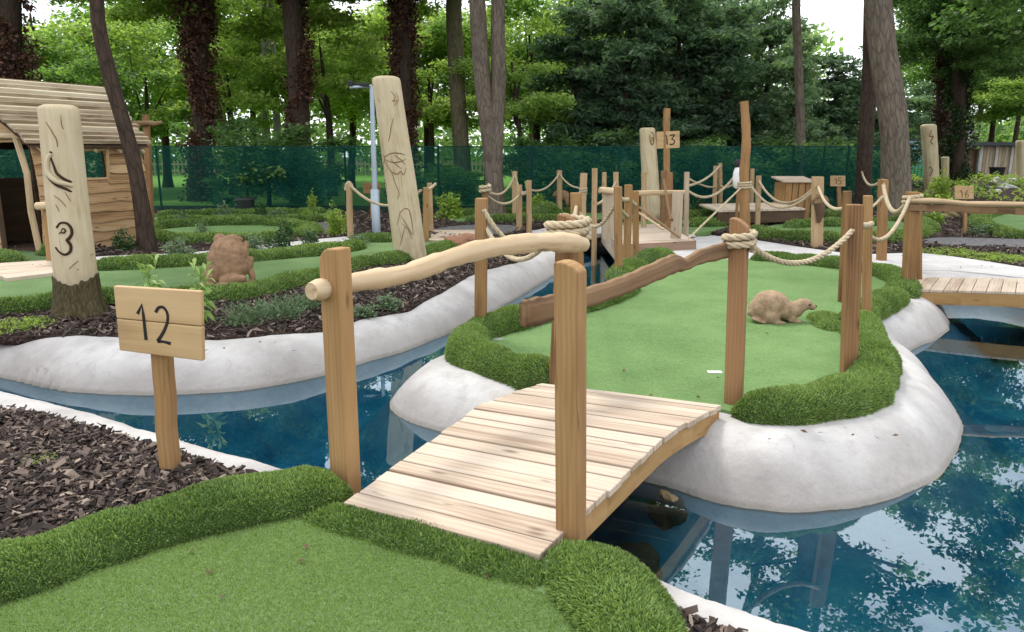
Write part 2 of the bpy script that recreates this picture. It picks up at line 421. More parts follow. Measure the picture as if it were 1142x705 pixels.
M['frog'] = stone('brown cast stone', (.13, .070, .036), (.34, .215, .125))
M['beaver'] = stone('tan cast stone', (.16, .095, .052), (.40, .285, .185))
M['rock'] = stone('ochre rock', (.10, .075, .04), (.28, .21, .11), 9)
M['boulder'] = stone('pale boulder', (.30, .29, .27), (.55, .54, .51), 9)
M['rustrock'] = stone('rusty brown rock', (.10, .045, .025), (.30, .15, .09), 9)
# foliage
M['maple'] = leaf_mat('bright maple leaves', (.12, .205, .038), (.40, .51, .145), .52)
M['lime'] = leaf_mat('pale lime leaves', (.14, .24, .05), (.38, .50, .15), .45)
M['oak'] = leaf_mat('mid green leaves', (.060, .135, .028), (.25, .39, .105), .5)
M['deep'] = leaf_mat('deep green leaves', (.035, .085, .026), (.155, .26, .085), .45)
M['yew'] = leaf_mat('dark yew sprays', (.045, .092, .058), (.165, .260, .150), .42)
M['spruce'] = leaf_mat('grey green conifer sprays', (.085, .150, .085), (.26, .37, .21), .42)
M['ivy'] = leaf_mat('dead brown ivy', (.024, .012, .008), (.15, .068, .042), .12)
M['ivy_green'] = leaf_mat('dark ivy', (.010, .024, .007), (.045, .085, .022), .15)
M['woods'] = leaf_mat('far wood leaves', (.06, .13, .04), (.30, .43, .15), .5)
M['plant_lime'] = leaf_mat('fresh plant leaves', (.16, .27, .06), (.46, .58, .24), .35)
M['plant_grey'] = leaf_mat('grey green plant sprays', (.055, .10, .045), (.19, .27, .14), .2)
M['plant_dark'] = leaf_mat('dark plant leaves', (.012, .045, .012), (.06, .13, .035), .2)
M['plant_yel'] = leaf_mat('yellow green leaves', (.13, .22, .03), (.36, .46, .09), .35)
M['panel_tan'] = wood('tan fence panel', (.22, .16, .10), (.33, .26, .18), (.42, .34, .25), knots=False)
M['panel_red'] = wood('reddish fence panel', (.20, .11, .075), (.31, .18, .13), (.38, .24, .18), knots=False)
M['roof_felt'] = simple('dark roof felt', (.05, .055, .06), .9)
# ------------------------------------------------------------------ pool outline (true plan positions)
WZ = -0.30
near = [Vector((-8.5, 6.6, 0)), Vector((-6.6, 6.1, 0))] + [P(x, y) + Vector((.03, .13, 0)) for x, y in ((-120, 404), (0, 431), (100, 458), (200, 485), (300, 513), (355, 532))]
near += [P(x, y) + Vector((.06, .14, 0)) for x, y in ((440, 560), (560, 590))]
near += [P(x, y) + Vector((.10, .13, 0)) for x, y in ((660, 612), (740, 650), (830, 682), (920, 708), (1010, 745))]
near += [Vector((1.75, 2.15, 0)), Vector((3.2, 1.85, 0)), Vector((5.5, 2.2, 0)), Vector((7.8, 4.0, 0)), Vector((8.7, 7.0, 0))]
far_r = [P(x, y) + Vector((0, -.42, 0)) for x, y in ((1290, 338), (1142, 315), (1080, 307), (1036, 306))]
isl_r = [Vector((5.12, 9.45, 0))] + [P(x, y, WZ) for x, y in ((1046, 338), (1054, 347), (1058, 357), (1053, 373), (1026, 386), (1012, 398), (1037, 420), (1050, 436), (1062, 448), (1072, 468), (1075, 490), (1062, 518), (1025, 546), (960, 564), (880, 571), (800, 560), (740, 540), (640, 515), (560, 498), (490, 480), (447, 466), (436, 450), (455, 430))]
S1 = PS([(626, 434), (606, 429), (575, 421), (545, 410), (521, 396), (530, 379), (560, 369), (620, 353), (675, 338), (702, 322)])
isl_l = [Vector((-.72, 6.35, 0))] + [p + Vector((-.33, .22, 0)) for p in S1[5:]] + [P(x, y) + Vector((-.3, 0, 0)) for x, y in ((690, 312), (706, 298), (722, 285))]
chan = [Vector((2.6, 15.2, 0)), Vector((1.9, 15.7, 0))]
far_l = [P(x, y, WZ) for x, y in ((652, 277), (641, 290), (615, 308), (580, 330), (530, 358), (470, 385), (400, 407), (340, 424), (250, 437), (130, 440), (60, 432), (0, 420), (-120, 398))] + [Vector((-8.6, 8.4, 0))]
OUT = spline([Vector((p.x, p.y, 0)) for p in near + far_r + isl_r + isl_l + chan + far_l], True, 6)
OP = np.array([(p.x, p.y) for p in OUT])

def sdf(X, Y, poly):
    """signed distance to a closed outline: positive outside"""
    d2 = np.full(X.shape, 1e9); ins = np.zeros(X.shape, bool)
    n = len(poly)
    for i in range(n):
        ax, ay = poly[i]; bx, by = poly[(i + 1) % n]
        ex, ey = bx - ax, by - ay; L = ex * ex + ey * ey + 1e-12
        t = np.clip(((X - ax) * ex + (Y - ay) * ey) / L, 0, 1)
        d2 = np.minimum(d2, (X - ax - t * ex) ** 2 + (Y - ay - t * ey) ** 2)
        c = ((ay > Y) != (by > Y)) & (X < ex * (Y - ay) / (ey if abs(ey) > 1e-12 else 1e-12) + ax)
        ins ^= c
    return np.where(ins, -1, 1) * np.sqrt(d2)
def vnoise(X, Y, sc, seed):
    """smooth value noise"""
    rg = np.random.default_rng(seed); T = rg.random((64, 64))
    x = X * sc; y = Y * sc; xi = np.floor(x).astype(int); yi = np.floor(y).astype(int); fx = x - xi; fy = y - yi
    fx = fx * fx * (3 - 2 * fx); fy = fy * fy * (3 - 2 * fy)
    g = lambda a, b: T[a % 64, b % 64]
    return (g(xi, yi) * (1 - fx) + g(xi + 1, yi) * fx) * (1 - fy) + (g(xi, yi + 1) * (1 - fx) + g(xi + 1, yi + 1) * fx) * fy
RX0, RX1, RY0, RY1, ST = -9.5, 9.5, 1.4, 17.0, 0.05
gx = np.arange(RX0, RX1 + 1e-6, ST); gy = np.arange(RY0, RY1 + 1e-6, ST)
GX, GY = np.meshgrid(gx, gy)
S = sdf(GX, GY, OP)
S = S + (vnoise(GX, GY, 1.7, 3) - .5) * .05 + (vnoise(GX, GY, 4.1, 4) - .5) * .03
w = .44
NEARM = GY < np.interp(GX, [-9, -4, -2, -.8, 0, 1.2, 2.5, 9], [7.8, 6.15, 4.95, 4.3, 3.9, 3.1, 3.0, 3.5])
EXP = np.where(NEARM, 5.5, 2.2)
GZ = np.where(S > 0, -.30 + np.where(NEARM, .315, .30) * (1 - (1 - np.clip(S / w, 0, 1)) ** EXP), np.maximum(-.30 + S * .9, -.78))
GZ = np.where(S > np.where(NEARM, .42, .62), np.maximum(0 - (S - np.where(NEARM, .38, .62)) * np.where(NEARM, .16, .09), -.06), GZ)
GZ += (vnoise(GX, GY, 2.3, 5) - .5) * .03 * np.clip(S / .3, 0, 1) + (vnoise(GX, GY, 7, 6) - .5) * .012 * np.clip(S / .2 + .5, 0, 1)
GZ[S > 1.6] = -.06
GZ[0, :] = GZ[-1, :] = GZ[:, 0] = GZ[:, -1] = -.06
ny, nx = GX.shape; idx = np.arange(nx * ny).reshape(ny, nx)
quads = np.stack([idx[:-1, :-1], idx[:-1, 1:], idx[1:, 1:], idx[1:, :-1]], -1).reshape(-1, 4)
V = np.stack([GX, GY, GZ], -1).reshape(-1, 3)
o = link('shore', raw_mesh('shore', V, [quads], [M['shore']], [0], [True]))
tag(o, 'white painted concrete shore sloping into the blue pool', 'shore', kind='structure')
Sc = (S[:-1, :-1] + S[1:, 1:]) / 2
wq = quads[(Sc < .25).ravel()]
used, inv = np.unique(wq, return_inverse=True)
WV = V[used].copy(); WV[:, 2] = WZ
o = link('water', raw_mesh('water', WV, [inv.reshape(-1, 4)], [M['water']], [0], [True]))
tag(o, 'clear still water over a blue pool floor', 'water', kind='structure')
# the ground beyond, one sheet with the pool area left open
BIG = 420
def ring():
    xs = [-BIG, RX0, RX1, BIG]; ys = [-BIG, RY0, RY1, BIG]
    vs = [(x, y, -.06) for y in ys for x in xs]; fs = []
    for j in range(3):
        for i in range(3):
            if (i, j) != (1, 1): a = j * 4 + i; fs.append((a, a + 1, a + 5, a + 4))
    me = bpy.data.meshes.new('ground'); me.from_pydata(vs, [], fs); me.materials.append(M['soil']); return me
tag(link('ground', ring()), 'dark soil ground under the whole garden', 'ground', kind='structure')

OVER = []
def sheet(name, pts, z, mat, label, cat, kind='structure', smooth=True, skirt=.08):
    """a flat sheet with a smooth outline and a skirt going down into what lies under it"""
    ps = spline([Vector((p.x, p.y, 0)) for p in pts], True, 6) if smooth else [Vector((p.x, p.y, 0)) for p in pts]
    bm = bmesh.new(); vs = [bm.verts.new((p.x, p.y, z)) for p in ps]; n = len(vs)
    es = [bm.edges.new((vs[i], vs[(i + 1) % n])) for i in range(n)]
    bmesh.ops.triangle_fill(bm, use_beauty=True, edges=es)
    for f in bm.faces:
        if f.normal.z < 0: f.normal_flip()
    lo = [bm.verts.new((p.x, p.y, z - skirt)) for p in ps]
    for i in range(n): bm.faces.new((vs[i], vs[(i + 1) % n], lo[(i + 1) % n], lo[i]))
    me = bpy.data.meshes.new(name); bm.to_mesh(me); bm.free(); me.materials.append(mat)
    o = link(name, me); tag(o, label, cat, kind=kind); arr = np.array([(p.x, p.y) for p in ps])
    if name in ('putting_green', 'path', 'gravel'): OVER.append(arr)
    return o, arr

# ------------------------------------------------------------------ mulch beds
bed_near = [Vector((-7, 5.35, 0)), Vector((-4.9, 5.15, 0))] + PS([(0, 460), (60, 470), (150, 496), (250, 526), (300, 541), (340, 551)]) + PS([(330, 575), (190, 605), (90, 635), (0, 670), (-120, 720)]) + [Vector((-4.5, 2.6, 0)), Vector((-7, 3.4, 0))]
_, BN = sheet('mulch_bed', bed_near, .022, M['mulch'], 'dark bark mulch bed around the sign numbered 12', 'mulch bed')
bed_nr = PS([(695, 668), (735, 680), (785, 700), (850, 726), (920, 765), (950, 800), (720, 800), (680, 690)])
_, BR_ = sheet('mulch_bed', bed_nr, .022, M['mulch'], 'small patch of bark mulch between the grass kerb and the near pool rim', 'mulch bed')
bed_far = [Vector((-9.2, 9.2, 0)), Vector((-6.3, 8.0, 0))] + PS([(-40, 374), (100, 376), (200, 379), (280, 376), (358, 369), (398, 358), (455, 345), (498, 324), (530, 306), (572, 294), (596, 284), (590, 276), (540, 274), (505, 282), (470, 289), (400, 302), (330, 321), (270, 335), (130, 341), (-60, 350)]) + [Vector((-9.2, 10.0, 0))]
_, BF = sheet('mulch_bed', bed_far, .016, M['mulch'], 'planted bark mulch bed along the far pool bank', 'mulch bed')
bed_mid = [P(x, y) for x, y in ((-420, 352), (-40, 349), (130, 340), (270, 334), (330, 320), (400, 301), (470, 288), (510, 279), (560, 271), (592, 254), (640, 249), (690, 248), (770, 255), (830, 265), (905, 277), (960, 283), (1025, 282), (1085, 289), (1142, 298), (1300, 322), (1560, 350))] + [Vector((24, 11, 0)), Vector((24, 24, 0)), Vector((-24, 24, 0)), Vector((-24, 9, 0))]
_, BM = sheet('mulch_bed', bed_mid, .010, M['mulch'], 'wide bark mulch ground between the back greens', 'mulch bed', smooth=False)

def inside(pts, poly): return sdf(pts[:, 0], pts[:, 1], poly) < -.02
def scatter(poly, n, box=None, keep=None):
    lo = poly.min(0); hi = poly.max(0)
    if box is not None: lo = np.maximum(lo, box[0]); hi = np.minimum(hi, box[1])
    out = []; k = 0
    while k < n:
        p = lo + (hi - lo) * NP.random((n * 3, 2)); p = p[inside(p, poly)]
        if keep is not None: p = p[keep(p)]
        out.append(p); k += len(p)
        if len(out) > 40: break
    return np.concatenate(out)[:n]
def chips(name, sets, label):
    """sets: (points, z, length)"""
    Vs, Fs, gr, rn = [], [], [], []; o = 0
    for pts, z, L in sets:
        n = len(pts); ln = L * np.clip(NP.lognormal(0, .4, n), .4, 1.9); wd = ln * NP.uniform(.10, .36, n); th = NP.uniform(.002, .006, n) * (L / .05)
        yaw = NP.uniform(0, 6.283, n); pit = NP.normal(0, .38, n); rol = NP.normal(0, .5, n)
        zz = z + .004 + np.abs(NP.normal(0, .013, n)) * (L / .05)
        cu = NP.normal(0, .14, n) * ln
        prof = [(-.5, -.5), (0, -.62), (.5, -.3), (.5, .35), (0, .5), (-.5, .4)]
        vv = np.zeros((n, 12, 3)); gg = np.zeros((n, 12, 3))
        for k, (u, v) in enumerate(prof):
            uu = u * ln * NP.uniform(.8, 1.2, n); ww = v * wd * NP.uniform(.6, 1.3, n)
            h = np.where(abs(u) < .1, cu, 0)
            for t in (0, 1):
                x = uu; y = ww; q = h + (t - .5) * th
                y2 = y * np.cos(rol) - q * np.sin(rol); q2 = y * np.sin(rol) + q * np.cos(rol)
                x2 = x * np.cos(pit) + q2 * np.sin(pit); q3 = -x * np.sin(pit) + q2 * np.cos(pit)
                vv[:, k + 6 * t] = np.stack([pts[:, 0] + x2 * np.cos(yaw) - y2 * np.sin(yaw), pts[:, 1] + x2 * np.sin(yaw) + y2 * np.cos(yaw), zz + q3], -1)
                gg[:, k + 6 * t] = np.stack([x, y, q], -1) + NP.uniform(0, 30, (n, 1))
        base = o + np.arange(n)[:, None] * 12
        f = [np.array([6, 7, 10, 11]), np.array([7, 8, 9, 10])]
        f += [np.array([k, (k + 1) % 6, (k + 1) % 6 + 6, k + 6]) for k in range(6)]
        Fs.append(np.concatenate([base + q for q in f])); Vs.append(vv.reshape(-1, 3)); gr.append(gg.reshape(-1, 3))
        rn.append(np.repeat(NP.random(n), 12)); o += n * 12
    me = raw_mesh(name, np.concatenate(Vs), [np.concatenate(Fs)], [M['chip']], [0], [False], {'gr': np.concatenate(gr), 'rnd': np.concatenate(rn)})
    return tag(link(name, me), label, 'bark chips', kind='stuff')
# ------------------------------------------------------------------ paths
sheet('path', PS([(752, 292), (760, 268), (800, 264), (832, 267), (905, 278), (960, 284), (1025, 283), (1085, 290), (1142, 299), (1300, 323), (1400, 345), (1300, 332), (1142, 311), (1080, 304), (1045, 302), (1024, 303), (1012, 308), (990, 308), (935, 299), (870, 294), (800, 291)]), .012, M['path'], 'white concrete path curving behind the otter green', 'path')
sheet('path', PS([(586, 273), (600, 257), (640, 251), (700, 250), (760, 256), (775, 266), (740, 263), (700, 261), (672, 261), (650, 265), (622, 276)]), .012, M['path'], 'grey concrete path beside the timber dock', 'path')
sheet('path', PS([(108, 294), (215, 289), (318, 280), (396, 268.5), (396, 264.5), (316, 272), (214, 283), (108, 288)]), .024, M['path'], 'narrow pale concrete path behind the frog green', 'path')
sheet('gravel', PS([(1032, 268), (1060, 266), (1142, 268), (1240, 270), (1240, 282), (1142, 277), (1080, 275), (1032, 272)]), .022, M['gravel'], 'grey gravel strip beside the right hand mulch', 'gravel')
sheet('gravel', PS([(310, 253), (352, 249), (392, 250), (392, 257), (350, 262)]), .022, M['gravel'], 'grey gravel patch beside the lamp pole', 'gravel')
sheet('gravel', PS([(480, 258), (520, 252), (575, 253), (560, 262), (500, 262)]), .022, M['gravel'], 'grey gravel behind the pale boardwalk', 'gravel')
# ------------------------------------------------------------------ lawn beyond the fence
lw = [(-70, 22.4), (70, 22.4), (70, 95), (-70, 95)]
sheet('lawn', [Vector((x, y, 0)) for x, y in lw], -.02, M['lawn'], 'bright mown lawn beyond the netting fence', 'lawn', smooth=False, skirt=.03)

# ------------------------------------------------------------------ putting greens
sheet('putting_green', [Vector((-3.4, 1.0, 0))] + PS([(-60, 690), (0, 665), (90, 632), (181, 604), (253, 582), (322, 568), (345, 580), (400, 594), (480, 616), (560, 642), (610, 658), (655, 690), (690, 740)]) + [Vector((.55, 1.2, 0))], .030, M['turf'], 'green artificial putting turf in front of the bridge', 'green')
S2 = PS([(836, 290), (880, 293), (940, 300), (985, 308), (1007, 319), (1003, 333), (978, 346), (957, 360), (962, 385), (972, 412), (966, 438), (938, 454), (890, 463), (818, 462)])
isl = PS([(608, 432), (575, 421), (545, 410), (521, 396), (530, 379), (560, 369), (620, 353), (675, 338), (698, 322), (700, 310), (712, 298), (738, 291), (790, 290)]) + S2 + PS([(800, 457), (720, 448), (650, 438)])
sheet('putting_green', isl, .014, M['turf_bright'], 'pale green putting turf with the otter statue', 'green', smooth=False)
sheet('putting_green', [Vector((-9.4, 10.1, 0))] + PS([(-60, 349), (60, 344), (130, 339), (215, 337), (270, 333), (320, 321), (360, 311), (400, 299), (440, 293), (480, 285), (505, 277), (520, 272), (478, 268), (430, 270), (395, 271), (398, 278), (340, 286), (285, 291), (233, 295), (170, 299), (100, 302), (60, 303), (30, 304)]) + [Vector((-9.4, 11.5, 0))], .030, M['turf'], 'green strip of turf holding the frog statue', 'green', smooth=False)
sheet('putting_green', PS([(-60, 303), (0, 301), (62, 297), (64, 288), (30, 282), (-60, 280)]), .030, M['turf'], 'green turf in front of the wooden hut', 'green')
sheet('putting_green', PS([(150, 263), (200, 271), (250, 271), (310, 268), (345, 262), (340, 256), (300, 252), (250, 252), (200, 254), (165, 258)]), .028, M['turf_bright'], 'long oval turf green behind the frog', 'green')
sheet('putting_green', PS([(836, 261), (865, 267), (910, 270), (955, 271), (1000, 268), (1028, 262), (1033, 256), (1018, 249), (990, 246), (950, 249), (900, 249), (865, 252)]), .028, M['turf_bright'], 'turf green beyond the white path', 'green')
sheet('putting_green', PS([(1090, 251), (1110, 262), (1150, 267), (1220, 262), (1220, 241), (1130, 238), (1096, 243)]), .028, M['turf_bright'], 'turf green behind the right hand bridge rail', 'green')
sheet('putting_green', PS([(520, 249), (560, 246), (640, 245), (700, 246), (700, 240), (620, 238), (560, 240), (500, 243)]), .026, M['turf_bright'], 'turf green behind the rope fence', 'green')
sheet('putting_green', PS([(690, 262), (770, 262), (812, 254), (815, 246), (760, 247), (690, 250)]), .027, M['turf_bright'], 'turf green behind the timber dock', 'green')
sheet('putting_green', PS([(175, 248.5), (250, 247.5), (350, 247), (372, 243), (360, 239), (250, 240), (175, 243)]), .026, M['turf_bright'], 'narrow turf green along the netting fence', 'green')

# ------------------------------------------------------------------ grass kerbs (rolls of artificial grass)
def kerb(pts, wd, h, label, dens, bl, closed=False, taper=True, sub=8, seed=0, bw=.12):
    """a half-round roll of long-pile artificial grass along pts"""
    ps = spline([Vector((p.x, p.y, 0)) for p in pts], closed, sub); ps = resample(ps + ([ps[0]] if closed else []), max(.06, wd * .25))
    if closed: ps = ps[:-1]
    n = len(ps); K = 9; Vv = np.zeros((n, K, 3)); Nn = np.zeros((n, K, 3)); rg = np.random.default_rng(seed + 100)
    L = 0
    for i in range(n):
        a, b = (ps[i - 1], ps[(i + 1) % n]) if closed else (ps[max(i - 1, 0)], ps[min(i + 1, n - 1)])
        t = (b - a).normalized(); s = Vector((-t.y, t.x, 0))
        f = 1.0
        if taper and not closed:
            e = min(i, n - 1 - i) / max(1, (wd * .7) / max(.06, wd * .25)); f = math.sqrt(max(.02, 1 - (1 - min(e, 1)) ** 2))
        f *= 1 + .05 * math.sin(i * 1.3 + seed) + .07 * math.sin(i * .47 + 2 * seed) + random.uniform(-.03, .03)
        for k in range(K):
            th = math.pi * k / (K - 1); cx = math.cos(th) * wd / 2 * f; cz = math.sin(th) ** .8 * h * f
            Vv[i, k] = (ps[i].x + s.x * cx, ps[i].y + s.y * cx, cz - .01)
            nn = Vector((s.x * math.cos(th), s.y * math.cos(th), math.sin(th) + .15)).normalized(); Nn[i, k] = nn
    ids = np.arange(n * K).reshape(n, K); m = n if closed else n - 1
    q = np.array([[ids[i, k], ids[(i + 1) % n, k], ids[(i + 1) % n, k + 1], ids[i, k + 1]] for i in range(m) for k in range(K - 1)])
    Vf = Vv.reshape(-1, 3); Nf = Nn.reshape(-1, 3)
    e1 = Vf[q[:, 1]] - Vf[q[:, 0]]; e2 = Vf[q[:, 3]] - Vf[q[:, 0]]; ar = np.linalg.norm(np.cross(e1, e2), axis=1)
    nb = int(ar.sum() * dens); pick = rg.choice(len(q), nb, p=ar / ar.sum()); u = rg.random((nb, 1)); v = rg.random((nb, 1))
    bil = lambda A: A[q[pick, 0]] * (1 - u) * (1 - v) + A[q[pick, 1]] * u * (1 - v) + A[q[pick, 2]] * u * v + A[q[pick, 3]] * (1 - u) * v
    root = bil(Vf); nor = bil(Nf); nor /= np.linalg.norm(nor, axis=1, keepdims=True) + 1e-9
    j = rg.normal(0, .42, (nb, 3)); d = nor + j + np.array([0, 0, .25]); d /= np.linalg.norm(d, axis=1, keepdims=True)
    # neighbouring tufts lean the same way
    sw = np.stack([vnoise(root[:, 0], root[:, 1], 9, 21) - .5, vnoise(root[:, 0], root[:, 1], 9, 22) - .5, np.zeros(nb)], -1); d = d + sw * .8; d /= np.linalg.norm(d, axis=1, keepdims=True)
    ln = bl * rg.uniform(.6, 1.25, (nb, 1)); sd = np.cross(d, rg.normal(0, 1, (nb, 3))); sd /= np.linalg.norm(sd, axis=1, keepdims=True) + 1e-9
    wv = ln * bw
    bend = np.cross(d, sd) * ln * rg.uniform(-.18, .18, (nb, 1))
    mid = root + d * ln * .55 + bend; tip = root + d * ln + bend * .2 - np.array([0, 0, 1]) * ln * .08
    BV = np.stack([root - sd * wv, root + sd * wv, mid + sd * wv * .8, mid - sd * wv * .8, tip], 1).reshape(-1, 3)
    o = len(Vf); b0 = o + np.arange(nb)[:, None] * 5
    q4 = b0 + np.array([0, 1, 2, 3]); t3 = b0 + np.array([3, 2, 4])
    rn = np.concatenate([np.full(o, .3), np.repeat(np.clip(rg.normal(.45, .22, nb) + (vnoise(root[:, 0], root[:, 1], 3, 9) - .5) * .4, 0, 1), 5)])
    me = raw_mesh('turf_kerb', np.concatenate([Vf, BV]), [q, q4, t3], [M['pile_core'], M['blade']], [0, 1, 1], [True, False, False], {'rnd': rn})
    ob = base_origin(link('turf_kerb', me)); return tag(ob, label, 'grass kerb', 'rolled grass kerbs round the greens')
kerb([Vector((-3.2, 1.9, 0))] + PS([(0, 657), (90, 627), (181, 599), (253, 579), (318, 567), (366, 556), (392, 551)]), .36, .165, 'long grass kerb between the mulch around sign 12 and the near green', 34000, .021, seed=1)
kerb(PS([(330, 574), (400, 589), (480, 611), (560, 637), (625, 655)]), .27, .075, 'low grass kerb along the foot of the bridge deck', 34000, .020, seed=2)
kerb(PS([(594, 636), (626, 640), (656, 655), (685, 683), (704, 715), (716, 770), (720, 830)]), .36, .15, 'humped grass kerb at the foot of the nearest bridge post', 34000, .022, seed=3)
kerb(S1, .33, .19, 'thick grass kerb curling round the left end of the otter green', 22000, .024, seed=4)
kerb(PS([(688, 313), (700, 304), (712, 298)]), .42, .16, 'small grass mound below the three posts with rope', 9000, .034, seed=5)
kerb(PS([(716, 296), (730, 292), (752, 290)]), .45, .20, 'grass mound in front of the timber dock', 8000, .034, seed=6)
kerb(S2[:6] , .34, .15, 'grass kerb along the back of the otter green', 9000, .034, seed=7)
kerb([S2[5], S2[6], S2[7]] + PS([(950, 367)]), .32, .18, 'grass kerb on the right of the otter green near the small bridge', 17000, .026, seed=8)
kerb(PS([(957, 366), (966, 388), (974, 412), (968, 438), (940, 455), (890, 464), (850, 465), (816, 462)]), .32, .20, 'dark grass kerb round the front right end of the otter green', 22000, .025, seed=9)
kerb(PS([(918, 352), (922, 362), (932, 372)]), .30, .07, 'low grass ridge to the right of the otter statue', 9000, .03, seed=10)
kerb([Vector((-9.3, 9.95, 0))] + PS([(-60, 350), (60, 345), (130, 340), (215, 338), (270, 334), (320, 322), (360, 312), (400, 300), (440, 294), (480, 286), (507, 278)]), .36, .17, 'long grass kerb in front of the frog statue', 6500, .042, seed=11, bw=.14)
kerb(PS([(100, 303), (170, 300), (233, 296), (285, 292), (340, 287), (384, 282), (400, 277)]), .40, .18, 'grass kerb behind the frog statue', 5000, .045, seed=12, bw=.15)
kerb(PS([(396, 271), (430, 271), (462, 269), (476, 267)]), .36, .17, 'grass kerb behind the butterfly totem', 4500, .045, seed=13, bw=.15)
kerb(PS([(150, 263), (200, 271), (250, 271), (310, 268), (345, 262), (340, 256), (300, 252), (250, 252), (200, 254), (165, 258)]), .42, .17, 'oval grass kerb round the long green behind the frog', 2600, .055, closed=True, seed=14, bw=.16)
kerb(PS([(172, 249), (250, 248), (330, 248), (365, 246)]), .40, .15, 'straight grass kerb of the fence green, nearer the oval', 2200, .06, seed=15, bw=.18)
kerb(PS([(172, 243), (250, 240), (330, 239), (366, 238.5)]), .40, .15, 'straight grass kerb directly along the netting fence', 2000, .06, seed=16, bw=.18)
kerb(PS([(516, 249), (560, 248), (600, 247.5), (642, 247)]), .45, .17, 'grass kerb behind the knotted rope posts', 2200, .06, seed=17, bw=.18)
kerb(PS([(498, 243), (540, 240), (590, 239), (650, 239)]), .45, .16, 'grass kerb at the foot of the double trunked tree', 2000, .06, seed=18, bw=.18)
kerb(PS([(590, 243), (610, 242), (630, 242)]), 1.1, .42, 'round grass mound beside the small bear statue', 2000, .06, seed=19, bw=.18)
kerb(PS([(758, 254), (785, 253.5), (814, 252)]), .5, .20, 'grass kerb right of the timber dock', 2400, .06, seed=20, bw=.18)
kerb(PS([(752, 246), (785, 244), (816, 241)]), .5, .20, 'grass kerb leading to the dark boardwalk', 2200, .06, seed=21, bw=.18)
kerb(PS([(836, 261), (865, 267), (910, 270), (955, 271), (1000, 268), (1028, 262), (1033, 256), (1020, 249.5), (990, 247)]), .42, .18, 'curved grass kerb along the far edge of the white path', 3000, .055, seed=22, bw=.16)
kerb(PS([(878, 256), (900, 254), (940, 253), (985, 252)]), .42, .18, 'inner grass kerb behind the post with the dark hoop', 2600, .055, seed=23, bw=.16)
kerb(PS([(886, 243), (915, 243), (948, 242)]), .45, .18, 'grass kerb in front of the wooden box', 2000, .06, seed=24, bw=.18)
kerb(PS([(1220, 241), (1130, 238.5), (1097, 243), (1093, 251), (1110, 262), (1150, 267), (1220, 263)]), .42, .18, 'grass kerb of the green behind the right hand bridge rail', 2800, .055, seed=25, bw=.16)
kerb(PS([(40, 287), (52, 286), (64, 287)]), .45, .24, 'rounded end of grass kerb beside the hut doorway', 3000, .05, seed=26, bw=.16)
kerb(PS([(-70, 284), (-20, 287), (8, 291), (5, 296), (-60, 300)]), .36, .14, 'grass kerb at the edge of the hut green', 3000, .05, seed=27, bw=.16)
vis2 = lambda p: (np.abs(p[:, 0]) < p[:, 1] * .74 + .5) & ~np.any([sdf(p[:, 0], p[:, 1], q) < .03 for q in OVER], axis=0)
vis = lambda p: np.abs(p[:, 0]) < p[:, 1] * .74 + .5
c_near = scatter(BN, 19000, keep=vis2); c_nr = scatter(BR_, 2000)
chips('bark_chips', [(c_near, .022, .054), (c_nr, .022, .054)], 'loose brown bark chips on the near mulch beds')
c_far = scatter(BF, 11000, keep=vis2)
chips('bark_chips', [(c_far, .016, .055)], 'loose bark chips on the far bank bed')
c_mid = scatter(BM, 16000, box=((-13, 9), (14, 22)), keep=vis2)
chips('bark_chips', [(c_mid, .010, .085)], 'loose bark chips between the back greens')

# mound added to the otter green, its near slope shading like a hollow
c_ = P(842, 318, .014); xx, yy = np.meshgrid(np.linspace(-1, 1, 36), np.linspace(-1, 1, 36)); rr_ = np.clip(1 - xx ** 2 - yy ** 2, 0, 1)
i_ = np.arange(36 * 36).reshape(36, 36); q_ = np.stack([i_[:-1, :-1], i_[:-1, 1:], i_[1:, 1:], i_[1:, :-1]], -1).reshape(-1, 4)
tag(link('shading_mound', raw_mesh('shading_mound', np.stack([c_.x + xx * .62, c_.y + yy * .42, .008 + .085 * rr_ ** 1.6], -1).reshape(-1, 3), [q_], [M['turf_bright']], [0], [True])), 'low mound of pale turf added for its shaded slope behind the otter statue', 'green', kind='structure')
# sparse upright pile on the near green so that it catches light
def pile(poly, n, keep, bl, label):
    pts = scatter(poly, n, keep=keep); n = len(pts)
    d = NP.normal(0, .5, (n, 3)); d[:, 2] = 1; d /= np.linalg.norm(d, axis=1, keepdims=True)
    ln = bl * NP.uniform(.6, 1.2, (n, 1)); sd = np.cross(d, NP.normal(0, 1, (n, 3))); sd /= np.linalg.norm(sd, axis=1, keepdims=True)
    r = np.concatenate([pts, np.full((n, 1), .030)], 1)
    BV = np.stack([r - sd * ln * .15, r + sd * ln * .15, r + d * ln], 1).reshape(-1, 3)
    me = raw_mesh('turf_pile', BV, [np.arange(n * 3).reshape(-1, 3)], [M['blade']], [0], [False], {'rnd': np.repeat(np.clip(NP.normal(.62, .18, n), 0, 1), 3)})
    tag(link('turf_pile', me), label, 'turf pile', kind='stuff')
g0 = np.array([(p.x, p.y) for p in [Vector((-2.9, 1.5, 0))] + PS([(0, 672), (90, 640), (181, 612), (253, 590), (325, 574), (400, 598), (480, 620), (560, 646), (620, 672), (665, 740)]) + [Vector((.45, 1.5, 0))]])
pile(g0, 110000, lambda p: (np.abs(p[:, 0]) < p[:, 1] * .74 + .2) & (p[:, 1] > 1.9), .011, 'short upright turf pile on the near green')
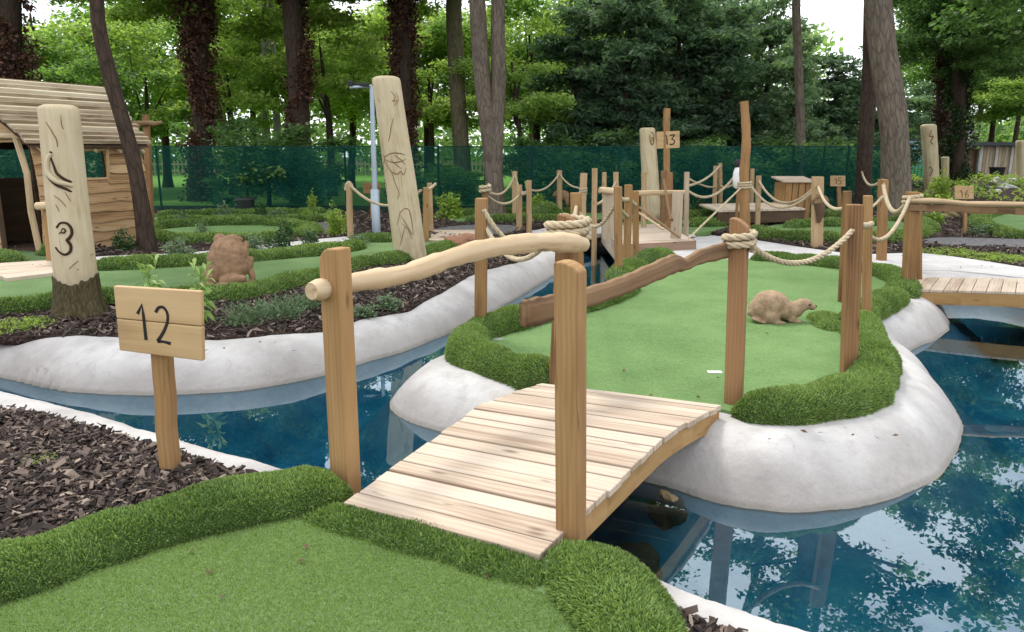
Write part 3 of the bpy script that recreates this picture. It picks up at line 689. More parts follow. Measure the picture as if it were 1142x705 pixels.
# ------------------------------------------------------------------ posts
def post(parent, pb, pt, wpx, top='flat', mat='post', z=0.0, yaw=0.0, dep=1.0, name='post', bevel=.008, sink=.12, round_=False, Y=None):
    """a timber post from its foot to its head; wpx: apparent width at the foot"""
    b = P(pb[0], pb[1], z)
    if Y is not None: b = Q(pb[0], pb[1], Y)
    t = Q(pt[0], pt[1], b.y); D = b.y * cp + (EYE - b.z) * sp
    h = t.z - b.z; lean = ((t.x - b.x) / h, 0); H = h
    c, s = abs(math.cos(yaw)), abs(math.sin(yaw)); w_ = wpx / F * D / (c + s * dep); d_ = w_ * dep
    bb = B()
    if round_:
        n = 9; k = max(4, int(h / .12))
        bb.tube([(b.x + lean[0] * (h * i / k) + random.uniform(-.004, .004), b.y + random.uniform(-.004, .004), b.z - sink + (h + sink) * i / k) for i in range(k + 1)], [w_ / 2 * (1 + random.uniform(-.05, .05)) for _ in range(k + 1)], 12)
    else:
        u = w_ / 2
        prof = {'flat': [(-u, -sink), (u, -sink), (u, H), (-u, H)],
                'shoulder': [(-u, -sink), (u, -sink), (u, H), (-u * .1, H - u * .02), (-u * .5, H - u * .22), (-u * .8, H - u * .6), (-u, H - u * 1.2)],
                'slope': [(-u, -sink), (u, -sink), (u, H - u * 1.0), (u * .6, H - u * .62), (u * .2, H - u * .3), (-u * .2, H - u * .1), (-u * .6, H - u * .02), (-u, H)],
                'hump': [(-u, -sink), (u, -sink), (u, H - u * .7), (u * .7, H - u * .42), (u * .35, H - u * .2), (0, H - u * .06), (-u * .4, H), (-u, H - u * .06)]}[top]
        # mid loops keep the grain straight
        bb.prism(prof, d_, b, yaw, lean)
    o = bb.build(name, M[mat], parent, bevel=0 if round_ else bevel)
    return b, t
def at(bt, f):
    b, t = bt; return b.lerp(t, f)
def hang(parent, a, b, s, r=.017, name='rope', mat='rope', twist=True):
    bb = B(); pts = sag(a, b, s)
    bb.rope(pts, r) if twist else bb.tube(pts, r, 7)
    return bb.build(name, M[mat], parent)
def coil(parent, c, w_, d_, yaw, r, turns=2.6, name='rope_wrap'):
    """rope wound round a square post"""
    pts = []; n = int(turns * 24)
    for i in range(n + 1):
        a = 2 * math.pi * i / 24; cx, sx = math.cos(a), math.sin(a)
        k = (abs(cx) ** 4 + abs(sx) ** 4) ** -.25
        u = cx * k * (w_ / 2 + r * .9); v = sx * k * (d_ / 2 + r * .9)
        pts.append(Vector((c[0] + u * math.cos(yaw) - v * math.sin(yaw), c[1] + u * math.sin(yaw) + v * math.cos(yaw), c[2] - turns * r + 2 * r * i / 24)))
    bb = B(); bb.rope(pts, r); return bb.build(name, M['rope'], parent)

# ------------------------------------------------------------------ the footbridge
FL, FR, BL, BR = P(382, 561, .075), P(602, 620, .075), P(604, 431, .06), P(806, 456, .06)
bridge = empty('footbridge', (FL + FR + BL + BR) / 4 * 1.0, 'pale planked timber footbridge with square posts over the pool beside the sign numbered 12', 'footbridge')
bridge.location.z = 0
BY = math.atan2((FR - FL).y, (FR - FL).x)                     # yaw of the deck's width
def arch(t): return .105 * min(1, t / .56) if t < .56 else .105 - .085 * max(0, (t - .62) / .38) ** 1.4
def deck_at(s, t):
    a = FL.lerp(FR, s); b = BL.lerp(BR, s); q = a.lerp(b, t); q.z += arch(t); return q
deck = B(); NPL = 19; g = .006; cuts = [0]
for i in range(NPL): cuts.append(cuts[-1] + random.choice((.72, 1, 1, 1.25)))
cuts = [c / cuts[-1] for c in cuts]
for i in range(NPL):
    t0 = cuts[i] + .0026; t1 = cuts[i + 1] - .0026; j0, j1 = random.uniform(-.006, .008), random.uniform(-.008, .006)
    c = [deck_at(j0, t0), deck_at(1 + j1, t0), deck_at(1 + j1, t1), deck_at(j0, t1)]
    dz = random.uniform(-.005, .005)
    lo = [v + Vector((0, 0, -.034 + dz)) for v in c]; hi = [v + Vector((0, 0, dz)) for v in c]
    deck.hexa(lo + hi, axis=0)
deck.build('deck', M['deck'], bridge, bevel=.003, seg=1)
for s_ in (.035, .5, .962):
    bb = B(); n = 14; wd = .022
    for i in range(n):
        t0, t1 = i / n, (i + 1) / n
        a, b = deck_at(s_ - wd, t0), deck_at(s_ + wd, t0); c, d = deck_at(s_ + wd, t1), deck_at(s_ - wd, t1)
        hh = lambda t: -.038 - .115 * (1 if .06 < t < .97 else .8)
        top = [v - Vector((0, 0, .0355)) for v in (a, b, c, d)]
        lo = [a + Vector((0, 0, hh(t0))), b + Vector((0, 0, hh(t0))), c + Vector((0, 0, hh(t1))), d + Vector((0, 0, hh(t1)))]
        bb.hexa(lo + top, axis=1, rnd=.5)
    bb.build('stringer', M['beam'], bridge)
pA = post(bridge, (386, 541), (373, 276), 33, 'shoulder', 'post', yaw=BY, dep=.9)
pB = post(bridge, (637, 611), (636, 291), 36, 'hump', 'post', yaw=BY, dep=.9)
pC = post(bridge, (818, 451), (825, 243), 24, 'slope', 'post_red', yaw=BY, dep=.9)
pD = post(bridge, (624, 434), (634, 239), 26, 'slope', 'post_red', yaw=BY, dep=.9)
# left rail: a peeled wavy log from post A to post D
a = Q(347, 324, pA[0].y - .10); e = Q(652, 270, pD[0].y - .12)
ctrl = [(347, 325, 0), (400, 314, .18), (450, 306, .34), (500, 289, .50), (535, 279, .6), (580, 272, .74), (620, 270, .88), (652, 273, 1)]
pts = [Q(x, y, a.y + (e.y - a.y) * f) for x, y, f in ctrl]
pts = resample(spline(pts, False, 6), .05)
rad = [.046 + .018 * (i / len(pts)) + .004 * math.sin(i * .9) + .003 * math.sin(i * 2.3) for i in range(len(pts))]; rad[0] *= .85; rad[-1] *= .75; rad[-2] *= .95
bb = B(); bb.tube(pts, rad, 14, wob=.03); bb.build('handrail', M['log'], bridge, bevel=.006)
# right rail: a flat waney board from post B to post C
a = Q(586, 350, pB[0].y + .075); e = Q(815, 279, pC[0].y + .07)
ctrl = [(584, 350, 15, 0), (600, 347, 16, .05), (625, 340, 13, .13), (660, 330, 11, .26), (690, 320, 10.5, .38), (707, 313, 10.5, .46), (735, 301, 11, .58), (752, 294, 10.5, .67), (763, 295, 7, .72), (779, 287, 8, .79), (800, 281.5, 9, .9), (817, 277, 9, 1)]
bb = B(); NB = 40; dirv = (e - a); dirv.z = 0; dirv.normalize(); nv = Vector((-dirv.y, dirv.x, 0))
mid = spline([Vector((x, y, 0)) for x, y, h, f in ctrl], False, 5); hs = spline([Vector((h, f, 0)) for x, y, h, f in ctrl], False, 5)
vs = []; gr = []; fs = []
for i, (m_, hf) in enumerate(zip(mid, hs)):
    Yv = a.y + (e.y - a.y) * min(max(hf.y, 0), 1); c = Q(m_.x, m_.y, Yv); D = Yv * cp + .5 * sp
    hw = hf.x / F * D * (1 + .06 * math.sin(i * 1.7)); dz = .026
    for (k, (sv, su)) in enumerate(((-.6, -1.0), (-1, -.6), (-1, .55), (-.55, 1.0), (.55, 1.0), (1, .55), (1, -.6), (.6, -1.0))):
        q = c + nv * (sv * dz) + Vector((0, 0, su * hw)); vs.append(q); gr.append((i * .03, sv * dz, su * hw))
K = 8; n = len(mid)
for i in range(n - 1):
    for k in range(K): fs.append((i * K + k, (i + 1) * K + k, (i + 1) * K + (k + 1) % K, i * K + (k + 1) % K))
fs += [tuple(range(K)), tuple(range(n * K - 1, n * K - K - 1, -1))]
bb.add(vs, fs, gr); hr = bb.build('handrail', M['waney'], bridge, bevel=.006); hr['label'] = 'dark brown waney edged board handrail'
coil(bridge, at(pC, .885), .128, .118, BY, .024, 2.4)
coil(bridge, at(pD, .925), .20, .17, BY, .027, 2.4)

# ------------------------------------------------------------------ rope fences
def fence(name, label, first): return empty(name, (first.x, first.y, 0), label, 'rope fence', 'rope fences on timber posts')
f = fence('rope_fence', 'rope railing on square brown posts round the right end of the otter green', P(947, 422))
pF = post(f, (946, 421), (953, 228), 17, 'flat', 'post_red', yaw=-.1, dep=.9)
pG = post(f, (966, 367), (968, 218), 9, 'flat', 'post', yaw=-.1)
pH = post(f, (939, 338), (945, 213), 8, 'flat', 'post_red', yaw=.1)
pJ = post(f, (983, 291), (985, 200), 9, 'flat', 'post', yaw=.1)
pI = post(f, (1013, 326), (1018, 214), 11.5, 'flat', 'post', yaw=.0)
hang(f, at(pC, .87) + Vector((.05, -.06, 0)), at(pF, .86) + Vector((-.03, -.05, 0)), .17, .020)
hang(f, at(pF, .9), at(pG, .80) + Vector((0, -.08, 0)), .02, .026)
hang(f, at(pG, .82), at(pH, .82), .05, .022)
hang(f, at(pG, .72), at(pI, .95) + Vector((-.06, -.06, 0)), .22, .022)
hang(f, at(pI, .95) + Vector((-.06, -.06, 0)), at(pJ, .95), .28, .030)
hang(f, at(pH, .86), Q(912, 206, P(913, 275).y), .16, .022)
hang(f, at(pH, .9), at(pJ, .8), .13, .02)
coil(f, at(pI, .93), .12, .12, 0, .024, 2.2)

f = fence('rope_fence', 'rope strung from the left end post of the otter green to the knotted posts behind', P(538, 373))
pE = post(f, (536, 374), (537, 221), 14, 'flat', 'post', yaw=-.15)
pE2 = post(f, (541, 285), (541, 207), 8, 'flat', 'post', yaw=.1, round_=True)
pK2 = post(f, (579, 257), (579, 206), 7, 'flat', 'post_pale', round_=True)
pK1 = post(f, (574, 241), (574, 191), 6, 'flat', 'post_pale', round_=True)
pK3 = post(f, (590, 258), (590, 201), 6, 'flat', 'post_pale', round_=True)
pL1 = post(f, (624, 240), (624, 190), 6, 'flat', 'post_pale', round_=True)
pM1 = post(f, (649, 250), (651, 193), 8, 'flat', 'post_pale', round_=True)
pM2 = post(f, (645, 300), (642, 215), 12, 'flat', 'post', yaw=.1)
hang(f, at(pE, .92) + Vector((.02, -.05, 0)), Q(566, 268, 6.6), .03, .024)
hang(f, Q(566, 268, 6.6), at(pD, .9) + Vector((-.12, .0, -.06)), .03, .022)
hang(f, at(pE, .80) + Vector((.04, 0, 0)), at(pD, .89) + Vector((-.09, .05, 0)), .23, .021)
hang(f, at(pE2, .88), at(pK2, .78), .17, .022); hang(f, at(pE2, .95), at(pK1, .92), .25, .022)
hang(f, at(pK1, .95), at(pK3, .84), .24, .022); hang(f, at(pK3, .82), at(pL1, .94), .18, .022)
hang(f, at(pK2, .88), at(pK3, .84), .10, .03); hang(f, at(pL1, .92), at(pM1, .72), .12, .022)
hang(f, at(pD, .93) + Vector((.02, .05, 0)), at(pM2, .82), .05, .025)
for q in (at(pE2, .95), at(pM1, .66)): coil(f, q, .10, .10, 0, .028, 2.2)

f = fence('rope_fence', 'low rope fence with drooping rope on both sides of the butterfly totem', P(390, 267))
a1 = post(f, (391, 267), (389, 205), 7, 'flat', 'post_pale', round_=True)
a2 = post(f, (475, 271), (475, 209), 7, 'flat', 'post', yaw=.1)
a3 = post(f, (481, 261), (479, 204), 6, 'flat', 'post_pale', yaw=.1)
sh = at(a1, 1.0); hang(f, sh + Vector((0, -.02, .0)), Q(470, 212, a2[0].y), .34, .028); hang(f, at(a2, .95), at(a3, .98) + Vector((.12, 0, 0)), .02, .03)
bb = B(); bb.rope([sh + Vector((-.07, 0, -.12)), sh + Vector((-.05, 0, -.01)), sh + Vector((0, 0, .04)), sh + Vector((.05, 0, -.01)), sh + Vector((.07, 0, -.10))], .026); bb.build('rope_wrap', M['rope'], f)

f = fence('rope_fence', 'tall pale rope posts with double ropes between the dock and the crooked pole', P(803, 235))
b1 = post(f, (797, 238), (798, 185), 5, 'flat', 'post_pale', round_=True); b2 = post(f, (804, 237), (803, 182), 5, 'flat', 'post_pale', round_=True)
b3 = post(f, (838, 236), (839, 188), 5, 'flat', 'post_pale', round_=True); b4 = post(f, (845, 254), (846, 196), 6, 'flat', 'post_pale', round_=True)
b0 = post(f, (765, 269), (766, 192), 6, 'flat', 'greywood', round_=True)
hang(f, at(b0, .8), at(b2, .95), .10, .026); hang(f, at(b0, .75), Q(822, 193, 15), .28, .026); hang(f, at(b0, .92), at(b1, .55), .05, .022)
hang(f, at(b4, .92), Q(913, 204, P(913, 275).y), .42, .026); hang(f, Q(836, 205, 15), Q(913, 207, P(913, 275).y), .42, .026); hang(f, at(b2, .55), Q(826, 197, 15.5), .12, .022)

f = fence('rope_fence', 'rope slung from the post beside the big trunk', P(961, 236))
c1 = post(f, (961, 240), (961, 188), 6, 'flat', 'post_pale', round_=True)
hang(f, at(c1, .95), Q(984, 201, pJ[0].y), .2, .024, twist=False)

f = empty('hooped_post', P(913, 275), 'square golden post with a dark rope hoop nailed on its face', 'post')
m1 = post(f, (911, 276), (912, 197), 12, 'flat', 'post_pale', yaw=.1, dep=.6)
bb = B(); cc = at(m1, .54)
bb.rope([cc + Vector((math.cos(t) * .13, -.09, math.sin(t) * .12 + .12 )) for t in np.linspace(-.2, math.pi + .2, 14)], .03); bb.build('hoop', M['waney'], f)
bb = B(); bb.tube([cc + Vector((0, -.08, .12)), cc + Vector((.02, -.10, -.05)), cc + Vector((.0, -.09, -.22))], [.10, .075, .03], 8, wob=.2); bb.build('knot', M['darkwood'], f)

# ------------------------------------------------------------------ small bridge on the right
rb = empty('footbridge', P(1080, 325), 'small pale plank bridge with a log rail at the right edge', 'footbridge')
l0, l1 = P(1006, 323, .05), P(1020, 309, .05); ax = (P(1150, 331, .05) - l0); ax.z = 0; ax.normalize(); L = 3.4
deck = B()
for i in range(24):
    s0, s1 = i * L / 24 + .003, (i + 1) * L / 24 - .003
    zz = lambda s: .05 * math.sin(math.pi * min(s / L, 1))
    c = [l0 + ax * s0, l0 + ax * s1, l1 + ax * s1, l1 + ax * s0]; zs = [zz(s0), zz(s1), zz(s1), zz(s0)]
    hi = [Vector((v.x, v.y, v.z + q)) for v, q in zip(c, zs)]
    deck.hexa([v - Vector((0, 0, .03)) for v in hi] + hi, axis=1)
deck.build('deck', M['deck'], rb, bevel=.003, seg=1)
for k, (o_, yv) in enumerate(((l0, .06), (l1, -.06))):
    bb = B(); n = 12; dn = (l1 - l0).normalized() * yv
    for i in range(n):
        s0, s1 = .05 + i * L / n, .05 + (i + 1) * L / n; h0, h1 = .05 * math.sin(math.pi * min(s0 / L, 1)), .05 * math.sin(math.pi * min(s1 / L, 1))
        c = [o_ + ax * s0, o_ + ax * s1, o_ + ax * s1 + dn, o_ + ax * s0 + dn]
        hi = [v + Vector((0, 0, h - .032)) for v, h in zip(c, (h0, h1, h1, h0))]
        if k: hi = [hi[3], hi[2], hi[1], hi[0]]
        bb.hexa([v - Vector((0, 0, .14)) for v in hi] + hi, axis=0, rnd=.5)
    bb.build('stringer', M['beam'], rb)
q1 = post(rb, (1025, 316), (1025, 222), 5, 'flat', 'post', yaw=0)
q2 = post(rb, (1205, 342), (1206, 214), 13, 'flat', 'post', yaw=0)
r0 = Q(1014, 224, pI[0].y - .06); r1 = Q(1215, 232, pI[0].y - .5)
pts = resample([r0.lerp(r1, k / 6) + Vector((0, 0, .012 * math.sin(k * 2.1))) for k in range(7)], .12)
bb = B(); bb.tube(pts, [.04 + .004 * math.sin(i * 1.1) for i in range(len(pts))], 12, wob=.03, sq=(.8, 1.1)); bb.build('handrail', M['log'], rb)
bb = B(); v = [r0.lerp(r1, k / 10) for k in range(11)]
for i in range(10):
    a_, b_ = v[i] - Vector((0, 0, .035 + .006 * math.sin(i * 2))), v[i + 1] - Vector((0, 0, .035 + .006 * math.sin(i * 2 + 2)))
    lo = [a_ + Vector((0, -.02, -.075)), b_ + Vector((0, -.02, -.07)), b_ + Vector((0, .02, -.07)), a_ + Vector((0, .02, -.075))]
    bb.hexa(lo + [a_ + Vector((0, -.02, 0)), b_ + Vector((0, -.02, 0)), b_ + Vector((0, .02, 0)), a_ + Vector((0, .02, 0))], axis=0, rnd=.4)
bb.build('rail_board', M['waney'], rb)

# ------------------------------------------------------------------ the dock
dk = empty('timber_dock', P(720, 275), 'square timber dock with grey side screens at the end of the channel', 'dock')
D0, D1 = P(691, 285, -.02), P(774, 280, -.02); back = P(672, 262, -.02) - D0; zt = .16
dn = [D0, D1, D1 + back, D0 + back]
bb = B(); n = 11
for i in range(n):
    a_, b_ = D0.lerp(D0 + back, i / n + .003), D0.lerp(D0 + back, (i + 1) / n - .003); dx = D1 - D0
    c = [a_, a_ + dx, b_ + dx, b_]; bb.hexa([Vector((v.x, v.y, zt - .035)) for v in c] + [Vector((v.x, v.y, zt)) for v in c], axis=0)
bb.build('deck', M['deck'], dk, bevel=.003, seg=1)
for i in range(4):
    a_, b_ = dn[i], dn[(i + 1) % 4]; t_ = (b_ - a_).normalized(); nn = Vector((t_.y, -t_.x, 0)) * .03
    c = [a_ + nn, b_ + nn, b_ + nn * .03, a_ + nn * .03]
    bb = B(); bb.hexa([Vector((v.x, v.y, -.16)) for v in c] + [Vector((v.x, v.y, zt - .002)) for v in c], axis=0); bb.build('side_board', M['dockside' if i != 3 else 'deck'], dk)
d1 = post(dk, (663, 277), (663, 188), 6, 'flat', 'post_pale', round_=True, sink=.6)
d2 = post(dk, (674, 262), (674, 192), 5, 'flat', 'post_pale', round_=True); d3 = post(dk, (687, 262), (687, 192), 6, 'flat', 'post_pale', round_=True)
d4 = post(dk, (739, 262), (740, 190), 6, 'flat', 'waney', round_=True); d5 = post(dk, (747, 264), (747, 192), 7, 'flat', 'post_red', round_=True)
d6 = post(dk, (758, 268), (759, 226), 4, 'flat', 'post_pale', round_=True); d7 = post(dk, (718, 262), (718, 192), 6, 'flat', 'post_pale', round_=True)
def screen(x0, x1, yt, yb, Y, name, roll):
    a_, b_ = Q(x0, yt, Y), Q(x1, yt, Y); h = a_.z - Q(x0, yb, Y).z
    bb = B(); bb.box(((a_.x + b_.x) / 2, Y, a_.z - h / 2), (b_.x - a_.x, .03, h), axis=2); o_ = bb.build(name, M['greywood'], dk)
    if roll:
        bb = B(); bb.tube([(a_.x - .08, Y - .08, a_.z + .02), ((a_.x + b_.x) / 2, Y - .03, a_.z), (b_.x + .03, Y + .05, a_.z - .02)], [.055, .06, .055], 10, wob=.03); bb.build('rail', M['log'], dk)
screen(673, 686, 213, 267, D0.y + .9, 'side_screen', True); screen(750, 762, 214, 266, D0.y + .8, 'side_screen', False)
bb = B(); bb.tube([Q(698, 216, D0.y + 1.1), Q(730, 215, D0.y + 1.0), Q(764, 215, D0.y + .85)], .045, 10, wob=.04); bb.build('rail', M['log'], dk)
for (x0, y0, x1, y1, m_) in ((713, 231, 758, 265, 'waney'), (712, 237, 740, 256, 'log'), (740, 200, 748, 245, 'waney'), (741, 232, 750, 246, 'waney')):
    bb = B(); bb.tube([Q(x0, y0, D0.y + .9), Q(x1, y1, D0.y + .5)], .022, 8); bb.build('brace', M[m_], dk)
hang(dk, at(d1, .55), at(d3, .85), .1, .024)
rows = empty('rope_posts', P(699, 300), 'three close square posts strung with rope on the grass mound before the dock', 'rope fence', 'rope fences on timber posts')
e1 = post(rows, (690, 309), (689, 208), 8.5, 'flat', 'post', yaw=.05); e2 = post(rows, (699, 299), (701, 206), 8, 'flat', 'post', yaw=.05); e3 = post(rows, (709, 290), (709, 213), 6.5, 'flat', 'post', yaw=.05)
rows.name = 'rope_fence'
hang(rows, at(pM2, .78) + Vector((.03, -.02, 0)), at(e1, .88), .30, .026); hang(rows, at(e1, .9), at(e2, .83), .03, .03); hang(rows, at(e2, .88), at(e3, .8), .03, .03)
hang(rows, at(e1, .8), at(e2, .62), .02, .025)

# ------------------------------------------------------------------ signs
DIG = {'1': [[(.0, .72), (.22, .98), (.26, .70), (.30, .03)]],
       '2': [[(.0, .80), (.14, .93), (.36, .95), (.52, .80), (.50, .58), (.30, .30), (.0, .03)], [(.0, .03), (.28, .04), (.60, .01)]],
       '3': [[(.02, .92), (.5, .95), (.22, .58), (.48, .42), (.44, .14), (.2, .02), (.0, .1)]],
       '5': [[(.5, .95), (.08, .95), (.06, .56), (.34, .58), (.5, .34), (.36, .08), (.02, .03)]],
       '6': [[(.44, .95), (.16, .66), (.04, .32), (.2, .03), (.46, .1), (.48, .36), (.26, .46), (.06, .3)]],
       '7': [[(.0, .95), (.5, .95), (.2, .02)]]}
def sign(label, board, depth_off, post_px, text, num_box, thick=.03, mat='sign', numw=.011, pmat='post', ptop=None, pw=None, Y=None, nummat='ink'):
    """board: four image corners TL TR BR BL of the front face"""
    b = P(post_px[0], post_px[1]) if Y is None else Q(post_px[0], post_px[1], Y); Yb = b.y - depth_off
    s = empty('number_sign', (b.x, b.y, b.z), label, 'sign', 'numbered wooden signs')
    c = [Q(x, y, Yb + (.03 if k in (0, 3) else -.015) * (1 if depth_off > .03 else 0)) for k, (x, y) in enumerate(board)]
    u = (c[1] - c[0]).normalized(); v = (c[0] - c[3]).normalized(); nrm = u.cross(v).normalized()       # towards the viewer
    if nrm.y > 0: nrm = -nrm
    bk = [q - nrm * thick for q in c]
    bb = B()
    # front outline with a slightly waney lower edge, split by the joint between the two boards
    mL, mR = c[0].lerp(c[3], .5), c[1].lerp(c[2], .5); gap = v * .0015
    for (tl, tr, br, bl) in ((c[0], c[1], mR + gap, mL + gap), (mL - gap, mR - gap, c[2], c[3])):
        bb.hexa([bl, br, br - nrm * thick, bl - nrm * thick, tl, tr, tr - nrm * thick, tl - nrm * thick], axis=0, rnd=.45)
    bb.build('board', M[mat], s, bevel=.006 if thick > .02 else 0)
    nb = B()
    x = num_box[0]
    Wd = (c[1] - c[0]).length; Hd = (c[0] - c[3]).length
    for ch in text:
        for st in DIG[ch]:
            st = spline([Vector((p[0], p[1], 0)) for p in st], False, 6) if len(st) > 3 and ch != '1' else [Vector((p[0], p[1], 0)) for p in st]
            pts = []
            for p in st:
                fx = x + p.x * num_box[2]; fy = num_box[1] + p.y * num_box[3]
                lo_ = c[3].lerp(c[2], fx); hi_ = c[0].lerp(c[1], fx); pts.append(lo_.lerp(hi_, fy) + nrm * .0015)
            n_ = len(pts); nb.tube(pts, [numw * (.75 + .5 * abs(i / (n_ - 1) - .45)) for i in range(n_)], 8, sq=(1, 1), ref=nrm)
        x += num_box[2] * num_box[4]
    # flatten the strokes onto the board
    for i, vv in enumerate(nb.v):
        q = Vector(vv); dd = (q - c[0]).dot(nrm); nb.v[i] = tuple(q - nrm * (dd - .0022 * (1 if dd > .0015 else -.4)))
    nb.build('numeral', M[nummat], s)
    bbp = B(); t = Q(*(ptop or ((board[3][0] + board[2][0]) / 2 - 2, board[3][1] - 14)), b.y); D = b.y * cp + 1.6 * sp; w_ = (pw or 22) / F * D / 2
    k = 8
    cs = [b.lerp(t, i / k) + Vector((random.uniform(-1, 1) * w_ * .12, 0, 0)) for i in range(k + 1)]; cs[0].z -= .1
    bbp.tube(cs, w_ * 1.3, 4, smooth=False, ref=(1, 1, 0), rnd=.5, sq=(1, .9)); bbp.build('post', M[pmat], s, bevel=.005)
    return s
sign('wooden board painted 12 on a brown stake in the near mulch bed', [(126, 319), (224, 325), (226, 403), (133, 391)], .10, (190, 532), '12', (.26, .20, .26, .56, .82), numw=.0082, pw=19, ptop=(180, 380))
sign('small board painted 13 on a tall round pole beside the far totem', [(732, 147), (758, 146), (758, 165), (732, 166)], .09, (742, 246), '13', (.34, .2, .42, .6, .55), numw=.018, ptop=(743.5, 121), pw=8, pmat='post')
sign('small board carved 15 on a short stake in front of the netting fence', [(926, 196), (943, 196), (943, 208), (926, 208)], .08, (936, 236), '15', (.3, .2, .36, .6, .65), numw=.018, ptop=(935, 205), pw=5, nummat='carve')
sign('pale board carved 16 on a thin stake in the right hand mulch bed', [(1065, 207), (1086, 208), (1086, 222), (1065, 222)], .08, (1076, 262), '16', (.28, .12, .36, .6, .7), numw=.014, ptop=(1076, 212), pw=4, nummat='carve')
sign('small reddish board carved 7 behind the lamp pole', [(405, 204), (424, 204), (424, 216), (405, 216)], .08, (415, 244), '7', (.36, .2, .4, .6, .6), numw=.016, mat='post_red', ptop=(415, 210), pw=4, nummat='carve')

# ------------------------------------------------------------------ totems
def totem(label, base, top, wb, wt, name='carved_totem', n=22, rough=.02, bark_h=0, z=0.0, Y=None, crown=.25):
    b = P(base[0], base[1], z) if Y is None else Q(base[0], base[1], Y); t = Q(top[0], top[1], b.y); D = b.y * cp + (EYE - b.z) * sp
    r0, r1 = wb / F * D / 2, wt / F * D / 2; s = empty(name, b, label, 'totem', 'carved log totems')
    ns = [random.uniform(0, 6.28) for _ in range(4)]; k = 26; vs = []; gr = []; fs = []; h = (t - b).length
    def rad(f, a): return (r0 + (r1 - r0) * f) * (1 + rough * math.sin(3 * a + ns[0] + f * 2) + rough * .7 * math.sin(5 * a + ns[1] - f * 5) + rough * .5 * math.sin(9 * f + ns[2] + a))
    lv = [i / k for i in range(k + 1)]
    for f_ in lv:
        c = b.lerp(t, f_)
        for q in range(n):
            a = 2 * math.pi * q / n; r = rad(f_, a); vs.append((c.x + r * math.cos(a), c.y + r * math.sin(a), c.z - (.1 if f_ == 0 else 0))); gr.append((f_ * h, r * math.cos(a), r * math.sin(a)))
    for (e_, dz) in ((.93, .035), (.70, .055)):
        for q in range(n):
            a = 2 * math.pi * q / n; r = rad(1, a) * e_; vs.append((t.x + r * math.cos(a), t.y + r * math.sin(a), t.z + dz * r1 / .2 * crown * 4)); gr.append((h + .03, r * math.cos(a), r * math.sin(a)))
    rws = k + 3
    for i in range(rws - 1):
        for q in range(n): fs.append((i * n + q, i * n + (q + 1) % n, (i + 1) * n + (q + 1) % n, (i + 1) * n + q))
    fs.append(tuple((rws - 1) * n + q for q in range(n)))
    bb = B(); bb.add(vs, fs, gr, .5, True); bb.build('trunk', M['totem'], s)
    if bark_h:
        bb = B(); vs = []; gr = []; fs = []; kk = 7; n2 = 44
        for i in range(kk + 1):
            f_ = bark_h * i / kk; c = b.lerp(t, f_)
            for q in range(n2):
                a = 2 * math.pi * q / n2; jag = (.035 * math.sin(2 * a + 1) + random.uniform(-.02, .02)) if i == kk else 0
                r = rad(f_, a) * (1.075 - .055 * (i / kk)) + random.uniform(0, .012) + .06 * (1 - i / kk) ** 3
                vs.append((c.x + r * math.cos(a), c.y + r * math.sin(a), c.z + jag - (.1 if i == 0 else 0))); gr.append((f_ * h, a * r0, r))
        for i in range(kk):
            for q in range(n2): fs.append((i * n2 + q, i * n2 + (q + 1) % n2, (i + 1) * n2 + (q + 1) % n2, (i + 1) * n2 + q))
        bb.add(vs, fs, gr, .5, True); bb.build('bark', M['stump_bark'], s)
    def on(px, py, out=0.0):
        """point of the front surface seen at that place"""
        q = Q(px, py, b.y); f_ = min(max((q.z - b.z) / (t.z - b.z), 0), 1); c = b.lerp(t, f_)
        for _ in range(4):
            d = ray(px, py); r = (r0 + (r1 - r0) * f_)
            dx = min(max((q.x - c.x) / r, -.97), .97); a = -math.acos(dx); rr = rad(f_, a) + out
            q = Q(px, py, c.y + rr * math.sin(a)); f_ = min(max((q.z - b.z) / (t.z - b.z), 0), 1); c = b.lerp(t, f_)
        return q
    return s, on
def stroke(s, on, px, r, mat='carve', name='carving', out=.003, sub=6):
    ps = [on(p.x, p.y, out) for p in spline([Vector((x, y, 0)) for x, y in px], False, sub)]
    return ps
def carving(s, on, lines, mat='carve', name='carving'):
    for (r, px) in lines:
        bb = B(); r = r * (1.3 if mat == 'burnt' else .85)
        ps = stroke(s, on, px, r); n_ = len(ps)
        bb.tube(ps, [r * (.45 + .55 * math.sin(math.pi * min(max(i / (n_ - 1), .08), .92))) for i in range(n_)], 7)
        bb.build(name, M[mat], s)
s, on = totem('broad leaning totem carved with a snake and a heart, bark left round its foot', (90, 353), (65, 123), 44, 39, bark_h=.20)
bb = B(); ps = [on(p.x, p.y, .004) for p in spline([Vector(q + (0,)) for q in ((57, 171), (53, 180), (54, 193), (63, 202), (76, 206), (86, 211), (91, 222))], False, 8)]
bb.tube(ps, [.012 + .016 * math.sin(math.pi * min(i / (len(ps) - 1) + .12, 1)) for i in range(len(ps))], 10); bb.build('snake', M['totem'], s)
carving(s, on, [(.011, [(56, 174), (60, 185), (64, 194), (74, 201), (84, 205), (89, 214), (90, 222)]), (.010, [(53, 176), (51, 184), (53, 196), (62, 206), (74, 211), (84, 217), (89, 224)]), (.008, [(53, 176), (56, 170), (58, 171)])], 'burnt')
carving(s, on, [(.012, [(63, 254), (67, 249), (74, 249), (79, 254), (80, 261), (76, 267), (75, 268), (79, 274), (78, 281), (72, 284), (66, 281), (62, 276)]), (.006, [(68, 258), (70, 255), (73, 257), (71, 260), (68, 259), (66, 261)])], 'burnt')
